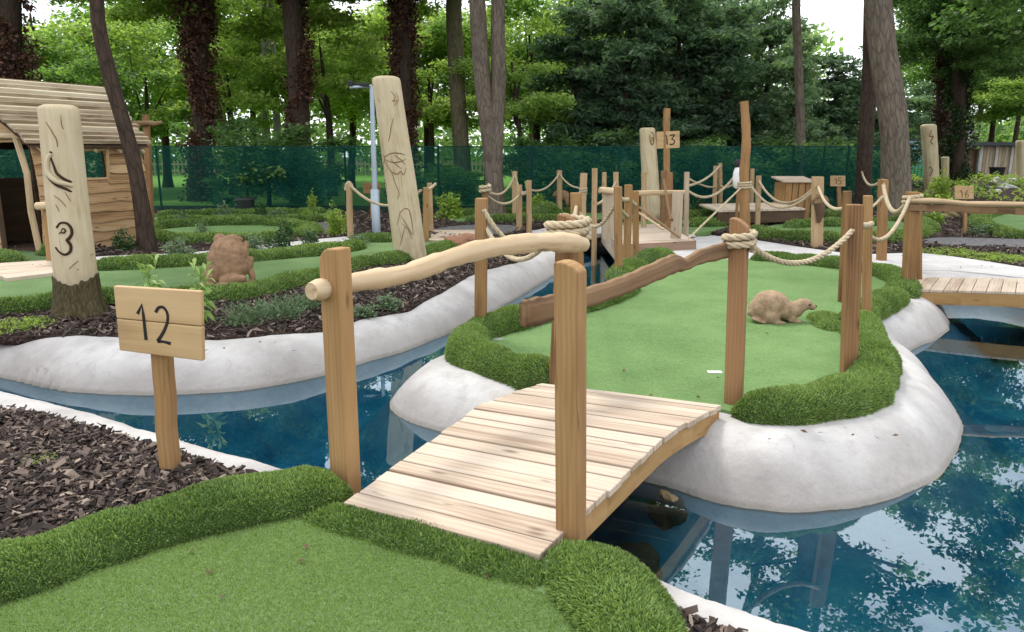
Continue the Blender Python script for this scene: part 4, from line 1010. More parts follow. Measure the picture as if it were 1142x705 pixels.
carving(s, on, [(.006, [(51, 136), (58, 147), (63, 156), (64, 164)]), (.006, [(68, 128), (69, 140), (75, 150), (81, 158)]), (.005, [(60, 218), (68, 224), (74, 231)]), (.005, [(72, 214), (78, 223), (82, 228)]), (.005, [(85, 241), (92, 248), (87, 251), (95, 247), (83, 238)]), (.006, [(77, 300), (86, 292), (97, 287), (104, 283)]), (.006, [(93, 310), (99, 303), (103, 299)]), (.004, [(62, 228), (66, 236)]), (.005, [(86, 300), (87, 301), (88, 300)])])
s, on = totem('tall leaning totem carved with a dragonfly beside the lamp pole', (459, 291), (431, 90), 36, 30)
carving(s, on, [(.009, [(426, 171), (429, 176), (428, 186), (431, 205), (432, 222)]), (.008, [(428, 176), (436, 171), (446, 171), (452, 173)]), (.008, [(429, 178), (438, 181), (447, 180), (453, 177)]), (.008, [(430, 180), (435, 190), (443, 194), (447, 191), (450, 195), (453, 187)]), (.006, [(436, 178), (442, 184), (448, 188)]), (.006, [(440, 173), (447, 178), (452, 184)]),
                (.007, [(439, 132), (436, 142), (435, 150), (433, 158)]), (.006, [(436, 190), (441, 205), (445, 215), (443, 222)]), (.006, [(443, 251), (447, 236), (455, 233), (459, 245), (461, 262)]), (.006, [(447, 240), (453, 250), (460, 262)]), (.005, [(448, 249), (455, 256), (460, 267)]), (.006, [(436, 102), (441, 108), (438, 113), (443, 112), (440, 118)]), (.006, [(441, 103), (444, 110), (443, 116)]), (.005, [(446, 275), (449, 262), (452, 252)]), (.004, [(421, 109), (424, 115)])])
s, on = totem('stout pale totem with an oval carving behind the timber dock', (728, 246), (722, 145), 20, 17)
carving(s, on, [(.02, [(726, 147), (729, 150), (729, 158), (727, 161), (725, 157), (725, 150)]), (.016, [(726, 153), (728, 155), (726, 158)])])
s, on = totem('pale totem with red and black carvings beyond the big trunk', (1040, 217), (1035.5, 141), 15.5, 16, z=.28)
carving(s, on, [(.022, [(1039, 145), (1037, 152), (1041, 152), (1038, 158), (1041, 161)]), (.018, [(1035, 192), (1037, 186), (1040, 190), (1037, 196), (1035, 192)])])
s, on = totem('pale totem at the right edge before the tan fence panels', (1139, 205), (1138, 158), 11, 9, z=.3)
s, on = totem('short carved post topped with a round head, right of the red carved totem', (1054, 212), (1054, 176), 7, 8, z=.3, name='carved_totem')

# ------------------------------------------------------------------ crooked pole and things near it
cpole = empty('crooked_pole', P(832, 268), 'tall crooked peeled pole with a rope band behind the bridge rail', 'pole')
Yc = P(832, 268).y; bb = B()
pts = resample(spline([Q(x, y, Yc) for x, y in ((832, 272), (831, 250), (830, 225), (830, 205), (830, 190), (832, 165), (832, 145), (830, 113))], False, 6), .1)
bb.tube(pts, [.105 - .03 * i / len(pts) + .004 * math.sin(i * 1.5) for i in range(len(pts))], 12, wob=.02); bb.build('shaft', M['post'], cpole)
bb = B(); q = Q(830, 211, Yc); bb.rope([q + Vector((math.cos(t) * .12, math.sin(t) * .12, t * .007)) for t in np.linspace(0, 18.8, 60)], .022); bb.build('rope_band', M['rope'], cpole)
hang(cpole, q + Vector((-.1, -.1, .02)), Q(768, 266, D0.y), .0, .018, 'guy_rope')
wb = empty('white_object', Q(824, 210, Yc + .6), 'white rounded buoy with a black cap behind the crooked pole', 'unidentified object')  # unidentified white thing, built as a plain rounded body
bb = B(); c = Q(824, 198, Yc + .6)
bb.tube([c + Vector((0, 0, z_)) for z_ in (-.22, -.18, -.06, .08, .18, .21)], [.04, .10, .12, .115, .09, .04], 14); bb.build('float', M['white'], wb)
bb = B(); bb.tube([c + Vector((-.03, 0, z_)) for z_ in (.20, .24, .32, .35)], [.07, .08, .07, .03], 12); bb.build('cap', M['black'], wb)
bb = B(); bb.tube([c + Vector((0, 0, -.2)), c + Vector((0, 0, c.z * -1 + .0))], .03, 8); bb.build('stake', M['post'], wb)

# dark low boardwalk with a pale plank top
bw = empty('boardwalk', P(850, 250), 'low dark sided boardwalk ramp by the crooked pole', 'boardwalk')
a0, a1 = P(800, 254), P(897, 251); bk_ = Vector((.1, 2.2, 0)); zt = .38; bb = B()
for i in range(16):
    c = [a0.lerp(a1, i / 16 + .002), a0.lerp(a1, (i + 1) / 16 - .002)]; c = [c[0], c[1], c[1] + bk_, c[0] + bk_]
    bb.hexa([Vector((v.x, v.y, zt - .04)) for v in c] + [Vector((v.x, v.y, zt)) for v in c], axis=1)
bb.build('deck', M['deck'], bw)
bb = B(); bb.hexa([Vector((v.x, v.y + .02, z_)) for z_ in (.08, zt - .045) for v in (a0, a1, a1 + Vector((0, .06, 0)), a0 + Vector((0, .06, 0)))], axis=0); bb.build('side_board', M['darkwood'], bw)
for fq in (.1, .5, .9):
    bb = B(); p = a0.lerp(a1, fq) + Vector((0, .25, 0)); bb.box((p.x, p.y, .15), (.1, .1, .36), axis=2); bb.build('leg', M['darkwood'], bw)
# plank box
bx = empty('plank_box', P(890, 245), 'boxy wooden planter of upright planks with a slatted lid', 'planter box')
Yb = P(890, 245).y; x0, x1 = Q(876, 210, Yb).x, Q(905, 210, Yb).x; zt = Q(890, 204, Yb).z; bb = B(); n = 4
for i in range(n):
    xa, xb = x0 + (x1 - x0) * i / n + .01, x0 + (x1 - x0) * (i + 1) / n - .01
    for yy in (Yb, Yb + .8): bb.box(((xa + xb) / 2, yy, zt / 2), (xb - xa, .05, zt), axis=2)
for xx in (x0 + .03, x1 - .03): bb.box((xx, Yb + .4, zt / 2), (.05, .72, zt), axis=2)
bb.build('side_planks', M['post'], bx)
bb = B()
for i in range(5): bb.box(((x0 + x1) / 2, Yb - .06 + .2 * i + .05, zt + .035 + .02 * i), (x1 - x0 + .16, .17, .045), axis=0)
bb.build('lid', M['deck'], bx)
# pale boardwalk beyond the left rope fence, and the one by the hut
def boards(label, c4, z, n, name='boardwalk', mat='deck', axis=0):
    c4 = [Vector((p.x, p.y, z)) for p in c4]; bb = B()
    for i in range(n):
        t0, t1 = i / n + .004, (i + 1) / n - .004
        c = [c4[0].lerp(c4[3], t0), c4[1].lerp(c4[2], t0), c4[1].lerp(c4[2], t1), c4[0].lerp(c4[3], t1)]
        bb.hexa([Vector((v.x, v.y, z - .10)) for v in c] + c, axis=0)
    o_ = base_origin(bb.build(name, M[mat])); tag(o_, label, 'boardwalk'); return o_
boards('flat pale boardwalk beyond the butterfly totem', PS([(478, 271), (532, 271), (530, 259), (483, 259)]), .05, 5)
boards('pale boardwalk laid on the turf before the hut', PS([(8, 317), (74, 309), (62, 295), (-30, 301)]), .075, 4)

# ------------------------------------------------------------------ lamp pole
lp = empty('lamp_pole', P(420, 260), 'grey steel lamp pole with a thicker foot behind the tall totem', 'lamp pole')
Yl = P(420, 260).y; b = P(420, 260); D = Yl * cp + .6; bb = B(); t1 = Q(418, 212, Yl)
bb.tube([b, t1, t1 + Vector((0, 0, .03))], [9.5 / F * D / 2] * 2 + [5 / F * D / 2], 14); bb.build('sleeve', M['steel'], lp)
tp = Q(414.5, 96, Yl); bb = B(); bb.tube([t1, tp], [6 / F * D / 2, 4.5 / F * D / 2], 12); bb.build('pole', M['steel'], lp)
bb = B(); bb.tube([tp, Q(390, 97.5, Yl - .1)], .03, 8); bb.build('arm', M['steel'], lp)
bb = B(); h0 = Q(404, 95, Yl); bb.box(h0, (.30, .16, .07), axis=0); bb.build('lamp_head', M['black'], lp, bevel=.01)
bb = B(); h0 = Q(391, 95, Yl - .1); bb.box(h0 + Vector((0, 0, .03)), (.10, .10, .10), axis=0); bb.build('sensor', M['black'], lp, bevel=.01)
# T shaped pole by the hut
tp_ = empty('cross_pole', P(167, 250), 'timber pole with a wavy crossbar beside the hut', 'pole')
Yt = P(167, 250).y; bb = B(); bb.tube([Q(168, 252, Yt), Q(163, 128, Yt)], [.095, .085], 4, smooth=False, ref=(1, 1, 0)); bb.build('pole', M['post_red'], tp_, bevel=.006)
bb = B(); bb.tube([Q(x, y, Yt - .12) for x, y in ((148, 137), (156, 138.5), (163, 137), (172, 138.5), (181, 136.5))], [.05, .06, .06, .055, .035], 8, wob=.1, sq=(1, .5)); bb.build('crossbar', M['waney'], tp_)

# small things on the ground
mk_ = B(); c = P(797, 415, .018); mk_.box((c.x, c.y, .0185), (.105, .05, .006)); tag(base_origin(mk_.build('tee_marker', M['white'])), 'small white tee marker lying on the otter green', 'tee marker')
# bin behind the fence
bn = empty('litter_bin', P(279, 238), 'black litter bin standing by the netting fence', 'litter bin')
b = P(279, 238) + Vector((0, -.3, 0)); Zt = Q(279, 220, b.y).z; bb = B(); bb.tube([(b.x, b.y, 0), (b.x, b.y, Zt * .85)], [.20, .24], 14); bb.build('body', M['black'], bn)
bb = B(); bb.tube([(b.x, b.y, Zt * .85), (b.x, b.y, Zt * .95), (b.x, b.y, Zt)], [.27, .25, .12], 14); bb.build('lid', M['black'], bn)

# ------------------------------------------------------------------ stones
def rock(label, px, py, w_, h_, mat, z=0.0, seed=1, d_=None, name='rock', pos=None):
    b = pos or P(px, py, z); rg = random.Random(seed); bm = bmesh.new(); bmesh.ops.create_icosphere(bm, subdivisions=3, radius=1)
    ph = [rg.uniform(0, 6.28) for _ in range(6)]
    for v in bm.verts:
        p = v.co; k = 1 + .16 * math.sin(3 * p.x + ph[0]) * math.cos(2.5 * p.y + ph[1]) + .12 * math.sin(5 * p.z + 4 * p.x + ph[2]) + rg.uniform(-.03, .03)
        v.co = Vector((p.x * k * w_ / 2, p.y * k * (d_ or w_) / 2, p.z * k * h_ * .62 + h_ * .3))
    for f_ in bm.faces: f_.smooth = False
    me = bpy.data.meshes.new(name); bm.to_mesh(me); bm.free(); me.materials.append(M[mat]); o_ = bpy.data.objects.new(name, me); COL.objects.link(o_); o_.location = b
    return tag(o_, label, 'rock')
rock('rusty brown rock beside the pale boardwalk', 517, 278, .62, .30, 'rustrock', seed=3)
rock('ochre pointed rock standing in the shaded water under the bridge', 750, 556, .22, .24, 'rock', seed=5, pos=Vector((P(748, 552, WZ).x, P(748, 552, WZ).y, -.50)))
rock('low sunken rock in the water under the bridge', 715, 575, .30, .14, 'rock', seed=8, pos=Vector((P(712, 578, WZ).x, P(712, 578, WZ).y, -.60)))
# ------------------------------------------------------------------ statues
def sculpt(name, parts, mat, voxel, label, cat, rough=.0, seed=0, smooth=4):
    """parts: (centre, radii, tilt about Y, yaw) fused into one skin"""
    bm = bmesh.new()
    for c, r, ty, rz in parts:
        g_ = bmesh.ops.create_icosphere(bm, subdivisions=3, radius=1)
        Mx = Matrix.Translation(c) @ Matrix.Rotation(rz, 4, 'Z') @ Matrix.Rotation(ty, 4, 'Y') @ Matrix.Diagonal((*r, 1))
        bmesh.ops.transform(bm, matrix=Mx, verts=g_['verts'])
    me = bpy.data.meshes.new(name + '_raw'); bm.to_mesh(me); bm.free(); o_ = bpy.data.objects.new(name, me); COL.objects.link(o_)
    a = o_.modifiers.new('r', 'REMESH'); a.mode = 'VOXEL'; a.voxel_size = voxel
    b_ = o_.modifiers.new('s', 'SMOOTH'); b_.iterations = smooth; b_.factor = .6
    dg = bpy.context.evaluated_depsgraph_get(); dg.update(); m2 = bpy.data.meshes.new_from_object(o_.evaluated_get(dg)); o_.modifiers.clear(); o_.data = m2
    m2.name = name; m2.materials.clear(); m2.materials.append(M[mat])
    n = len(m2.vertices); co = np.empty(n * 3); m2.vertices.foreach_get('co', co); co = co.reshape(-1, 3)
    if rough:
        nn = np.empty(n * 3); m2.vertex_normals.foreach_get('vector', nn); nn = nn.reshape(-1, 3)
        f_ = 30; k = (vnoise(co[:, 0] + 9, co[:, 2] * 1.7 + co[:, 1] + 7, f_, seed + 1) - .5) + (vnoise(co[:, 0] * 1.3 + 3, co[:, 1] + co[:, 2] + 5, f_ * 2.1, seed + 2) - .5) * .6
        co += nn * (k * rough)[:, None]; m2.vertices.foreach_set('co', co.ravel())
    m2.polygons.foreach_set('use_smooth', [True] * len(m2.polygons)); m2.update()
    return tag(o_, label, cat)
b = P(258, 319, .03); s = (b.y * cp + 1.57 * sp) / F
X = lambda px: (px - 258) * s
Zp = lambda py: (319 - py) * s
fr = [((X(255.5), .0, Zp(300)), (22 * s, 20 * s, 20 * s), 0, 0), ((X(256), .0, Zp(292)), (21.5 * s, 19 * s, 20 * s), 0, 0), ((X(257.5), .02, Zp(284)), (20 * s, 17.5 * s, 18 * s), .1, 0), ((X(259), .04, Zp(278)), (17 * s, 15 * s, 13 * s), .1, 0),
      ((X(248.5), .04, Zp(269)), (7 * s, 6.5 * s, 6.6 * s), 0, 0), ((X(264), .02, Zp(269)), (7 * s, 6.5 * s, 6.4 * s), 0, 0), ((X(270), .06, Zp(271)), (4.6 * s, 5.4 * s, 5.4 * s), 0, 0),
      ((X(269), .15, Zp(277)), (8 * s, 12 * s, 6 * s), 0, .4), ((X(257), .08, Zp(271)), (12 * s, 12 * s, 6 * s), 0, 0),
      ((X(266), -.19, Zp(310.5)), (14 * s, 8 * s, 5.8 * s), -.10, .1), ((X(277), -.17, Zp(310)), (5 * s, 6 * s, 4.8 * s), 0, 0), ((X(260), -.25, Zp(316.5)), (17 * s, 7 * s, 2.8 * s), 0, .05), ((X(242), -.10, Zp(309)), (11 * s, 11 * s, 9 * s), .25, -.3), ((X(240), -.16, Zp(316)), (9 * s, 8 * s, 3 * s), 0, 0),
      ((X(273), .03, Zp(285)), (6.5 * s, 6.5 * s, 9 * s), .35, 0), ((X(279.5), .04, Zp(297)), (4.3 * s, 5 * s, 10 * s), .30, 0), ((X(281), .05, Zp(309)), (3.6 * s, 4.5 * s, 10 * s), -.12, 0), ((X(279), .0, Zp(317)), (6 * s, 8 * s, 2.5 * s), 0, 0)]
frog = sculpt('frog_statue', fr, 'frog', .012, 'brown stone frog sitting with its back turned on the far grass kerb', 'frog statue', .0015, 3, 3)
frog.location = (b.x, b.y - .02, .05)
bb = B()
c = Vector((X(272.5), .02, Zp(268)))
bb.tube([c + Vector((math.sin(t) * .02 + .02, -.005, math.cos(t) * .03)) for t in np.linspace(-.6, 3.0, 8)], .009, 6)
e_ = bb.build('eye', M['burnt']); e_.parent = frog
b = P(868, 358, .014); s = (b.y * cp + 1.58 * sp) / F
X = lambda px: (px - 868) * s
Zp = lambda py: (357 - py) * s
bv = [((X(858), 0, Zp(339)), (21 * s, 16 * s, 17 * s), .06, 0), ((X(848), 0, Zp(343)), (14 * s, 14 * s, 13.5 * s), 0, 0), ((X(871), -.01, Zp(343)), (17 * s, 13 * s, 12 * s), .35, 0),
      ((X(881), -.02, Zp(344)), (13 * s, 10.5 * s, 10 * s), 0, 0), ((X(888), -.02, Zp(341)), (11 * s, 8.5 * s, 7.8 * s), -.45, 0), ((X(895.5), -.02, Zp(337.5)), (8.5 * s, 7 * s, 6.3 * s), .1, 0), ((X(902.5), -.02, Zp(340.5)), (5.2 * s, 5 * s, 3.7 * s), .2, 0), ((X(906.5), -.02, Zp(340.5)), (2.0 * s, 2.4 * s, 1.9 * s), 0, 0),
      ((X(891), -.055, Zp(333.5)), (2 * s, 1.3 * s, 2 * s), 0, 0), ((X(891), .02, Zp(332.5)), (2 * s, 1.3 * s, 2 * s), 0, 0),
      ((X(880), -.07, Zp(352)), (5.5 * s, 4 * s, 6 * s), .3, 0), ((X(886), -.08, Zp(356)), (5 * s, 3.5 * s, 2.2 * s), 0, 0), ((X(856), -.11, Zp(350)), (9.5 * s, 5 * s, 8 * s), .2, 0), ((X(864), -.13, Zp(356)), (7 * s, 4 * s, 2.4 * s), 0, 0), ((X(882), .05, Zp(353)), (5 * s, 4 * s, 6 * s), 0, 0),
      ((X(838), -.03, Zp(346)), (7 * s, 5 * s, 4.5 * s), -.6, 0), ((X(843), -.09, Zp(354.5)), (9 * s, 7 * s, 2.4 * s), .35, 0)]
ot = sculpt('otter_statue', bv, 'beaver', .010, 'tan stone otter crouching on the pale putting turf', 'otter statue', .0025, 8, 5); ot.location = b
for px, py in ((906.8, 340.0),):
    bb = B(); c = Vector((X(px), -.022, Zp(py))); bb.tube([c + Vector((-.012, 0, 0)), c, c + Vector((.014, 0, 0))], [.010, .017, .008], 10); e_ = bb.build('nose', M['burnt']); e_.parent = ot
bb = B(); c = Vector((X(898), -.022 - 6.6 * s, Zp(337))); bb.tube([c + Vector((-.011, .004, 0)), c, c + Vector((.011, .004, 0))], [.004, .009, .004], 8); e_ = bb.build('eye', M['burnt']); e_.parent = ot
b = P(627, 240); s = (b.y * cp + 1.6 * sp) / F; X = lambda px: (px - 628) * s
br = [((X(629), 0, .56), (8 * s, 5 * s, 6 * s), 0, 0), ((X(622.5), -.02, .59), (4.2 * s, 4 * s, 4 * s), 0, 0), ((X(619), -.04, .55), (2 * s, 2 * s, 2 * s), 0, 0)] + [((X(x), y, .40), (2.6 * s, 2.6 * s, 6 * s), 0, 0) for x in (624, 634) for y in (-.07, .07)]
be = sculpt('bear_statue', br, 'frog', .03, 'small reddish brown bear statue on the round grass mound', 'bear statue', smooth=2); be.location = (b.x, b.y + .3, -.05)

# ------------------------------------------------------------------ the hut
hut = empty('wooden_hut', P(70, 284), 'rustic wooden hut with waney edged cladding and a slatted roof', 'hut')
C0 = P(48, 284); ax = Vector((.46, .888, 0)).normalized(); gx_ = Vector((-ax.y, ax.x, 0)); LEN, WID, EH, RH = 1.95, 2.0, 1.80, 2.74
def hp(a, g, z): return C0 + ax * a + gx_ * g + Vector((0, 0, z))
def clad(f0, spans, nrm, rows, z0, hb, seed=0):
    """waney boards: f0(s, z) gives the point; spans(row) lists (s0, s1)"""
    bb = B(); rg = random.Random(seed)
    for r in range(rows):
        for (s0, s1) in spans(z0 + r * hb + hb / 2):
            n = max(3, int((s1 - s0) / .12)); ph = rg.uniform(0, 6); am = rg.uniform(.008, .022); vs = []; gr = []; fs = []
            for i in range(n + 1):
                s_ = s0 + (s1 - s0) * i / n; dz = am * math.sin(s_ * 7 + ph) + .5 * am * math.sin(s_ * 17 + 2 * ph)
                zl = z0 + r * hb - .025 + dz; zh = z0 + (r + 1) * hb + .01
                bow = .0
                for (z_, out) in ((zl, .012), (zl, .050), (zh, .014), (zh, 0)):
                    p = f0(s_, z_) + nrm * (out + bow); vs.append(p); gr.append((s_, z_, out))
            for i in range(n):
                for k in range(4): fs.append((i * 4 + k, (i + 1) * 4 + k, (i + 1) * 4 + (k + 1) % 4, i * 4 + (k + 1) % 4))
            fs += [(0, 1, 2, 3), tuple(n * 4 + k for k in (3, 2, 1, 0))]
            bb.add(vs, fs, gr)
    return bb
W0, W1, WZ0, WZ1 = .45, 1.22, 1.18, 1.68
def side_sp(z): return [(0, W0), (W1, LEN)] if WZ0 < z < WZ1 + .05 else [(0, LEN)]
bow = lambda z: .10 * math.sin(math.pi * min(max(z / EH, 0), 1))
clad(lambda s_, z: hp(s_, -bow(z), z), side_sp, -gx_, 11, .0, EH / 11, 1).build('side_wall', M['clad'], hut)
clad(lambda s_, z: hp(s_, WID + bow(z), z), lambda z: [(0, .3), (LEN - .07, LEN)] if WZ0 < z < WZ1 + .05 else [(0, LEN)], gx_, 11, .0, EH / 11, 2).build('side_wall', M['clad'], hut)
def roof_z(g): return EH + (RH - EH) * (1 - abs(g - WID / 2) / (WID / 2))
def gab(z):
    half = WID / 2 if z < EH else WID / 2 * (1 - (z - EH) / (RH - EH)); a_, b_ = WID / 2 - half, WID / 2 + half
    if b_ - a_ < .15: return []
    return [(1.02, b_)] if z < 1.86 else [(a_, b_)]
clad(lambda s_, z: hp(0, s_, z), gab, -ax, 16, .0, EH / 11, 3).build('gable_wall', M['clad'], hut)
clad(lambda s_, z: hp(LEN, s_, z), lambda z: [(max(0, WID / 2 - (WID / 2 if z < EH else WID / 2 * (1 - (z - EH) / (RH - EH)))), min(WID, WID / 2 + (WID / 2 if z < EH else WID / 2 * (1 - (z - EH) / (RH - EH)))))] if z < RH - .12 and not WZ0 < z < WZ1 + .05 else ([(0, .2), (WID - .08, WID)] if z < RH - .12 else []), ax, 16, .0, EH / 11, 4).build('gable_wall', M['clad'], hut)
bb = B()
for (a, g) in ((W0, 0), (W1, 0)): bb.tube([hp(a, -.1, WZ0 - .06), hp(a + (.05 if a == W1 else 0), -.085, WZ1 + .04)], .035, 4, smooth=False)
for z_ in (WZ0, WZ1): bb.tube([hp(W0 - .03, -.09, z_), hp(W1 + .05, -.09, z_)], .03, 4, smooth=False)
bb.build('window_frame', M['clad'], hut)
bb = B(); bb.tube([hp(-.03, .02, 0), hp(-.04, .10, .7), hp(-.06, .04, 1.3), hp(-.10, .14, 1.86)], .055, 6, smooth=False); bb.build('door_post', M['log'], hut)
bb = B(); bb.tube([hp(-.03, 1.0, 0), hp(-.03, 1.0, 1.86)], .05, 4, smooth=False); bb.build('door_post', M['darkwood'], hut)
bb = B(); bb.tube([hp(-.09, -.02, 1.88), hp(-.09, 1.2, 1.90)], .055, 8); bb.build('lintel', M['log'], hut)
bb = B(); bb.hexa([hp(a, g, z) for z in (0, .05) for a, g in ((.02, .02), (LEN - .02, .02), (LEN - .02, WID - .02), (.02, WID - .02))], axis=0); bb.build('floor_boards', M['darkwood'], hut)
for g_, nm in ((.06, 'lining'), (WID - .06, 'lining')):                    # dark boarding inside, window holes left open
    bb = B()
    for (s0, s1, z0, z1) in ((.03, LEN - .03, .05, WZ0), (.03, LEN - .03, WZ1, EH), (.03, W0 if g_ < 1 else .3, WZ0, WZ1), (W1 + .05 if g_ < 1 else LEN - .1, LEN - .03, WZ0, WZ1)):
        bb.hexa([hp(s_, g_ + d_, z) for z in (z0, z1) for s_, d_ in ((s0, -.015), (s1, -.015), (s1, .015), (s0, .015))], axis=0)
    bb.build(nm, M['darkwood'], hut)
def roof_side(sgn):
    bb = B(); n = 14
    for i in range(n):
        f0, f1 = i / n, (i + 1.25) / n
        def pt(a, f, up):
            half = WID / 2 + .22; g = WID / 2 + sgn * half * (1 - f); z = EH - .06 + (RH - EH + .10) * f + up
            return hp(a, g, z)
        fo = .16 + .42 * f0 + random.uniform(-.04, .04); bo = .10 + random.uniform(-.05, .05) + .05 * f0; j = random.uniform(-.008, .008); a_, b_ = -fo, LEN + bo
        m_ = (a_ + b_) / 2
        lo = [pt(a_, f0, .03 + j), pt(b_, f0, .03 - j), pt(b_, f1, .005), pt(a_, f1, .005)]
        hi = [pt(a_, f0, .085 + j), pt(b_, f0, .085 - j), pt(b_, f1, .025), pt(a_, f1, .025)]
        bb.hexa(lo + hi, axis=0)
    return bb
roof = roof_side(-1).build('roof', M['shingle'], hut); roof_side(1).build('roof', M['shingle'], hut)
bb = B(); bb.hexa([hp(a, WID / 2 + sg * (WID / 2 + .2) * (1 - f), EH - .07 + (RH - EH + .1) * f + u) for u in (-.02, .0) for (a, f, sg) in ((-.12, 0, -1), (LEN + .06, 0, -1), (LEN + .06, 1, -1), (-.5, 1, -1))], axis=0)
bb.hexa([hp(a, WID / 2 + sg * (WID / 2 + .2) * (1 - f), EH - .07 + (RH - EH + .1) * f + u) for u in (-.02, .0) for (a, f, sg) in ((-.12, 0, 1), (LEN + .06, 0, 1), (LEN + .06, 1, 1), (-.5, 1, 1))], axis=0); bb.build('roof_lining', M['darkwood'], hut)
for k in range(5):
    a = .1 + k * .45; bb = B(); bb.tube([hp(a, -.20, EH - .16), hp(a, .1, EH - .02)], .03, 6); bb.build('rafter', M['log'], hut)
# rail stub in front of the hut doorway
rs = empty('rail_post', P(57, 296), 'square post with a log rail stub half behind the snake totem', 'post')
post(rs, (57, 296), (52, 232), 8, 'flat', 'post', yaw=.2); Yr = P(57, 296).y; bb = B(); bb.tube([Q(41, 230, Yr - .08), Q(62, 229, Yr - .1)], [.055, .06], 10); bb.build('rail', M['log'], rs)

# ------------------------------------------------------------------ plants
def leaf_arrays(rg, ctr, k, spread, size, up=.7, flat=1.0, asp=.55, clr=.55):
    n = len(ctr) * k; c = np.repeat(ctr, k, 0); p = c + rg.normal(0, 1, (n, 3)) * np.array([1, 1, flat]) * spread
    nn = rg.normal(0, 1, (n, 3)); nn[:, 2] = np.abs(nn[:, 2]) + up; nn /= np.linalg.norm(nn, axis=1, keepdims=True)
    t = np.cross(nn, rg.normal(0, 1, (n, 3))); t /= np.linalg.norm(t, axis=1, keepdims=True) + 1e-9; b_ = np.cross(nn, t)
    s_ = size * rg.uniform(.6, 1.35, (n, 1)); dr = np.array([0, 0, -1]) * s_ * .12
    V_ = np.stack([p - t * s_ * .5, p + b_ * s_ * asp * .5, p + t * s_ * .5 + dr, p - b_ * s_ * asp * .5], 1).reshape(-1, 3)
    r = np.clip(np.repeat(rg.random(len(ctr)), k) * clr + rg.random(n) * (1 - clr), 0, 1)
    return V_, np.repeat(r, 4)
def leaves_mesh(name, V_, r, mat):
    return raw_mesh(name, V_, [np.arange(len(V_)).reshape(-1, 4)], [mat], [0], [False], {'rnd': r})
def stem_plant(rg, n_st, h, lean, leaf, per):
    Vs = []; rs = []
    for i in range(n_st):
        a = rg.uniform(0, 6.28); d = np.array([math.cos(a) * lean * rg.random(), math.sin(a) * lean * rg.random(), 1]); hh = h * rg.uniform(.65, 1)
        for j in range(per):
            f_ = .2 + .8 * j / per; o_ = d * hh * f_ ; az = j * 2.4 + i; el = .9 - .6 * (1 - f_) + rg.normal(0, .15) - (.55 if f_ < .8 else 0)
            dr = np.array([math.cos(az) * math.cos(el), math.sin(az) * math.cos(el), math.sin(el)]); l_ = leaf * (1.1 - .35 * f_) * rg.uniform(.8, 1.2)
            sd = np.cross(dr, [0, 0, 1]); sd /= np.linalg.norm(sd) + 1e-6; up = np.cross(sd, dr)
            tip = o_ + dr * l_ - np.array([0, 0, 1]) * l_ * .25; mid = o_ + dr * l_ * .5 + up * l_ * .04
            Vs += [o_, mid + sd * l_ * .16, tip, mid - sd * l_ * .16]; rs += [rg.random()] * 4
        for k in range(2):
            w_ = .006 * (1 + h); e_ = np.array([w_, 0, 0]) if k else np.array([0, w_, 0]); Vs += [-e_, e_, d * hh * .95 + e_ * .5, d * hh * .95 - e_ * .5]; rs += [.2] * 4
    return np.array(Vs), np.array(rs)
def ball(rg, n, rx, rz): 
    v = rg.normal(0, 1, (n, 3)); v /= np.linalg.norm(v, axis=1, keepdims=True); v *= rg.random((n, 1)) ** .45; v[:, 2] = np.abs(v[:, 2]); return v * np.array([rx, rx, rz])
def sprays(rg, n, h, spread):
    """radiating needle sprays"""
    Vs = []; rs = []
    for i in range(n):
        a = rg.uniform(0, 6.28); el = rg.uniform(.25, 1.3); L_ = h * rg.uniform(.6, 1.1); d = np.array([math.cos(a) * math.cos(el) * spread, math.sin(a) * math.cos(el) * spread, math.sin(el)]); r0 = rg.random()
        for j in range(11):
            f_ = .25 + .75 * j / 11; o_ = d * L_ * f_; q = rg.normal(0, 1, 3) * .6 + d; q /= np.linalg.norm(q); l_ = h * .17; sd = np.cross(q, rg.normal(0, 1, 3)); sd /= np.linalg.norm(sd)
            Vs += [o_, o_ + q * l_ * .5 + sd * l_ * .13, o_ + q * l_, o_ + q * l_ * .5 - sd * l_ * .13]; rs += [r0 * .6 + rg.random() * .4] * 4
    return np.array(Vs), np.array(rs)
PM = {}
rg = np.random.default_rng(5)
for k in range(2): PM['lily', k] = leaves_mesh('leafy_plant', *stem_plant(rg, 4, 1.0, .45, .34, 15), M['plant_lime'])
for k in range(3): PM['juniper', k] = leaves_mesh('juniper', *sprays(rg, 85, 1.0, 1.25), M['plant_grey'])
for k in range(2): PM['dark', k] = leaves_mesh('shrub', *leaf_arrays(rg, ball(rg, 70, .55, .9), 14, .09, .13), M['plant_dark'])
for k in range(2): PM['yel', k] = leaves_mesh('shrub', *leaf_arrays(rg, ball(rg, 55, .5, 1.0), 13, .09, .16), M['plant_yel'])
for k in range(2): PM['mat', k] = leaves_mesh('creeping_plant', *leaf_arrays(rg, ball(rg, 130, 1.0, .30), 14, .06, .075), M['plant_yel'])
for k in range(2): PM['grey', k] = leaves_mesh('shrub', *leaf_arrays(rg, ball(rg, 60, .55, .9), 14, .09, .12), M['plant_grey'])
PK = {'lily': ('leafy_plant', 'leafy plants on the mulch'), 'juniper': ('juniper', 'spiky grey green plants on the mulch'), 'dark': ('shrub', 'small dark shrubs'), 'yel': ('shrub', 'yellow green shrubs'), 'mat': ('creeping_plant', 'creeping plants on the mulch'), 'grey': ('shrub', 'grey green shrubs')}
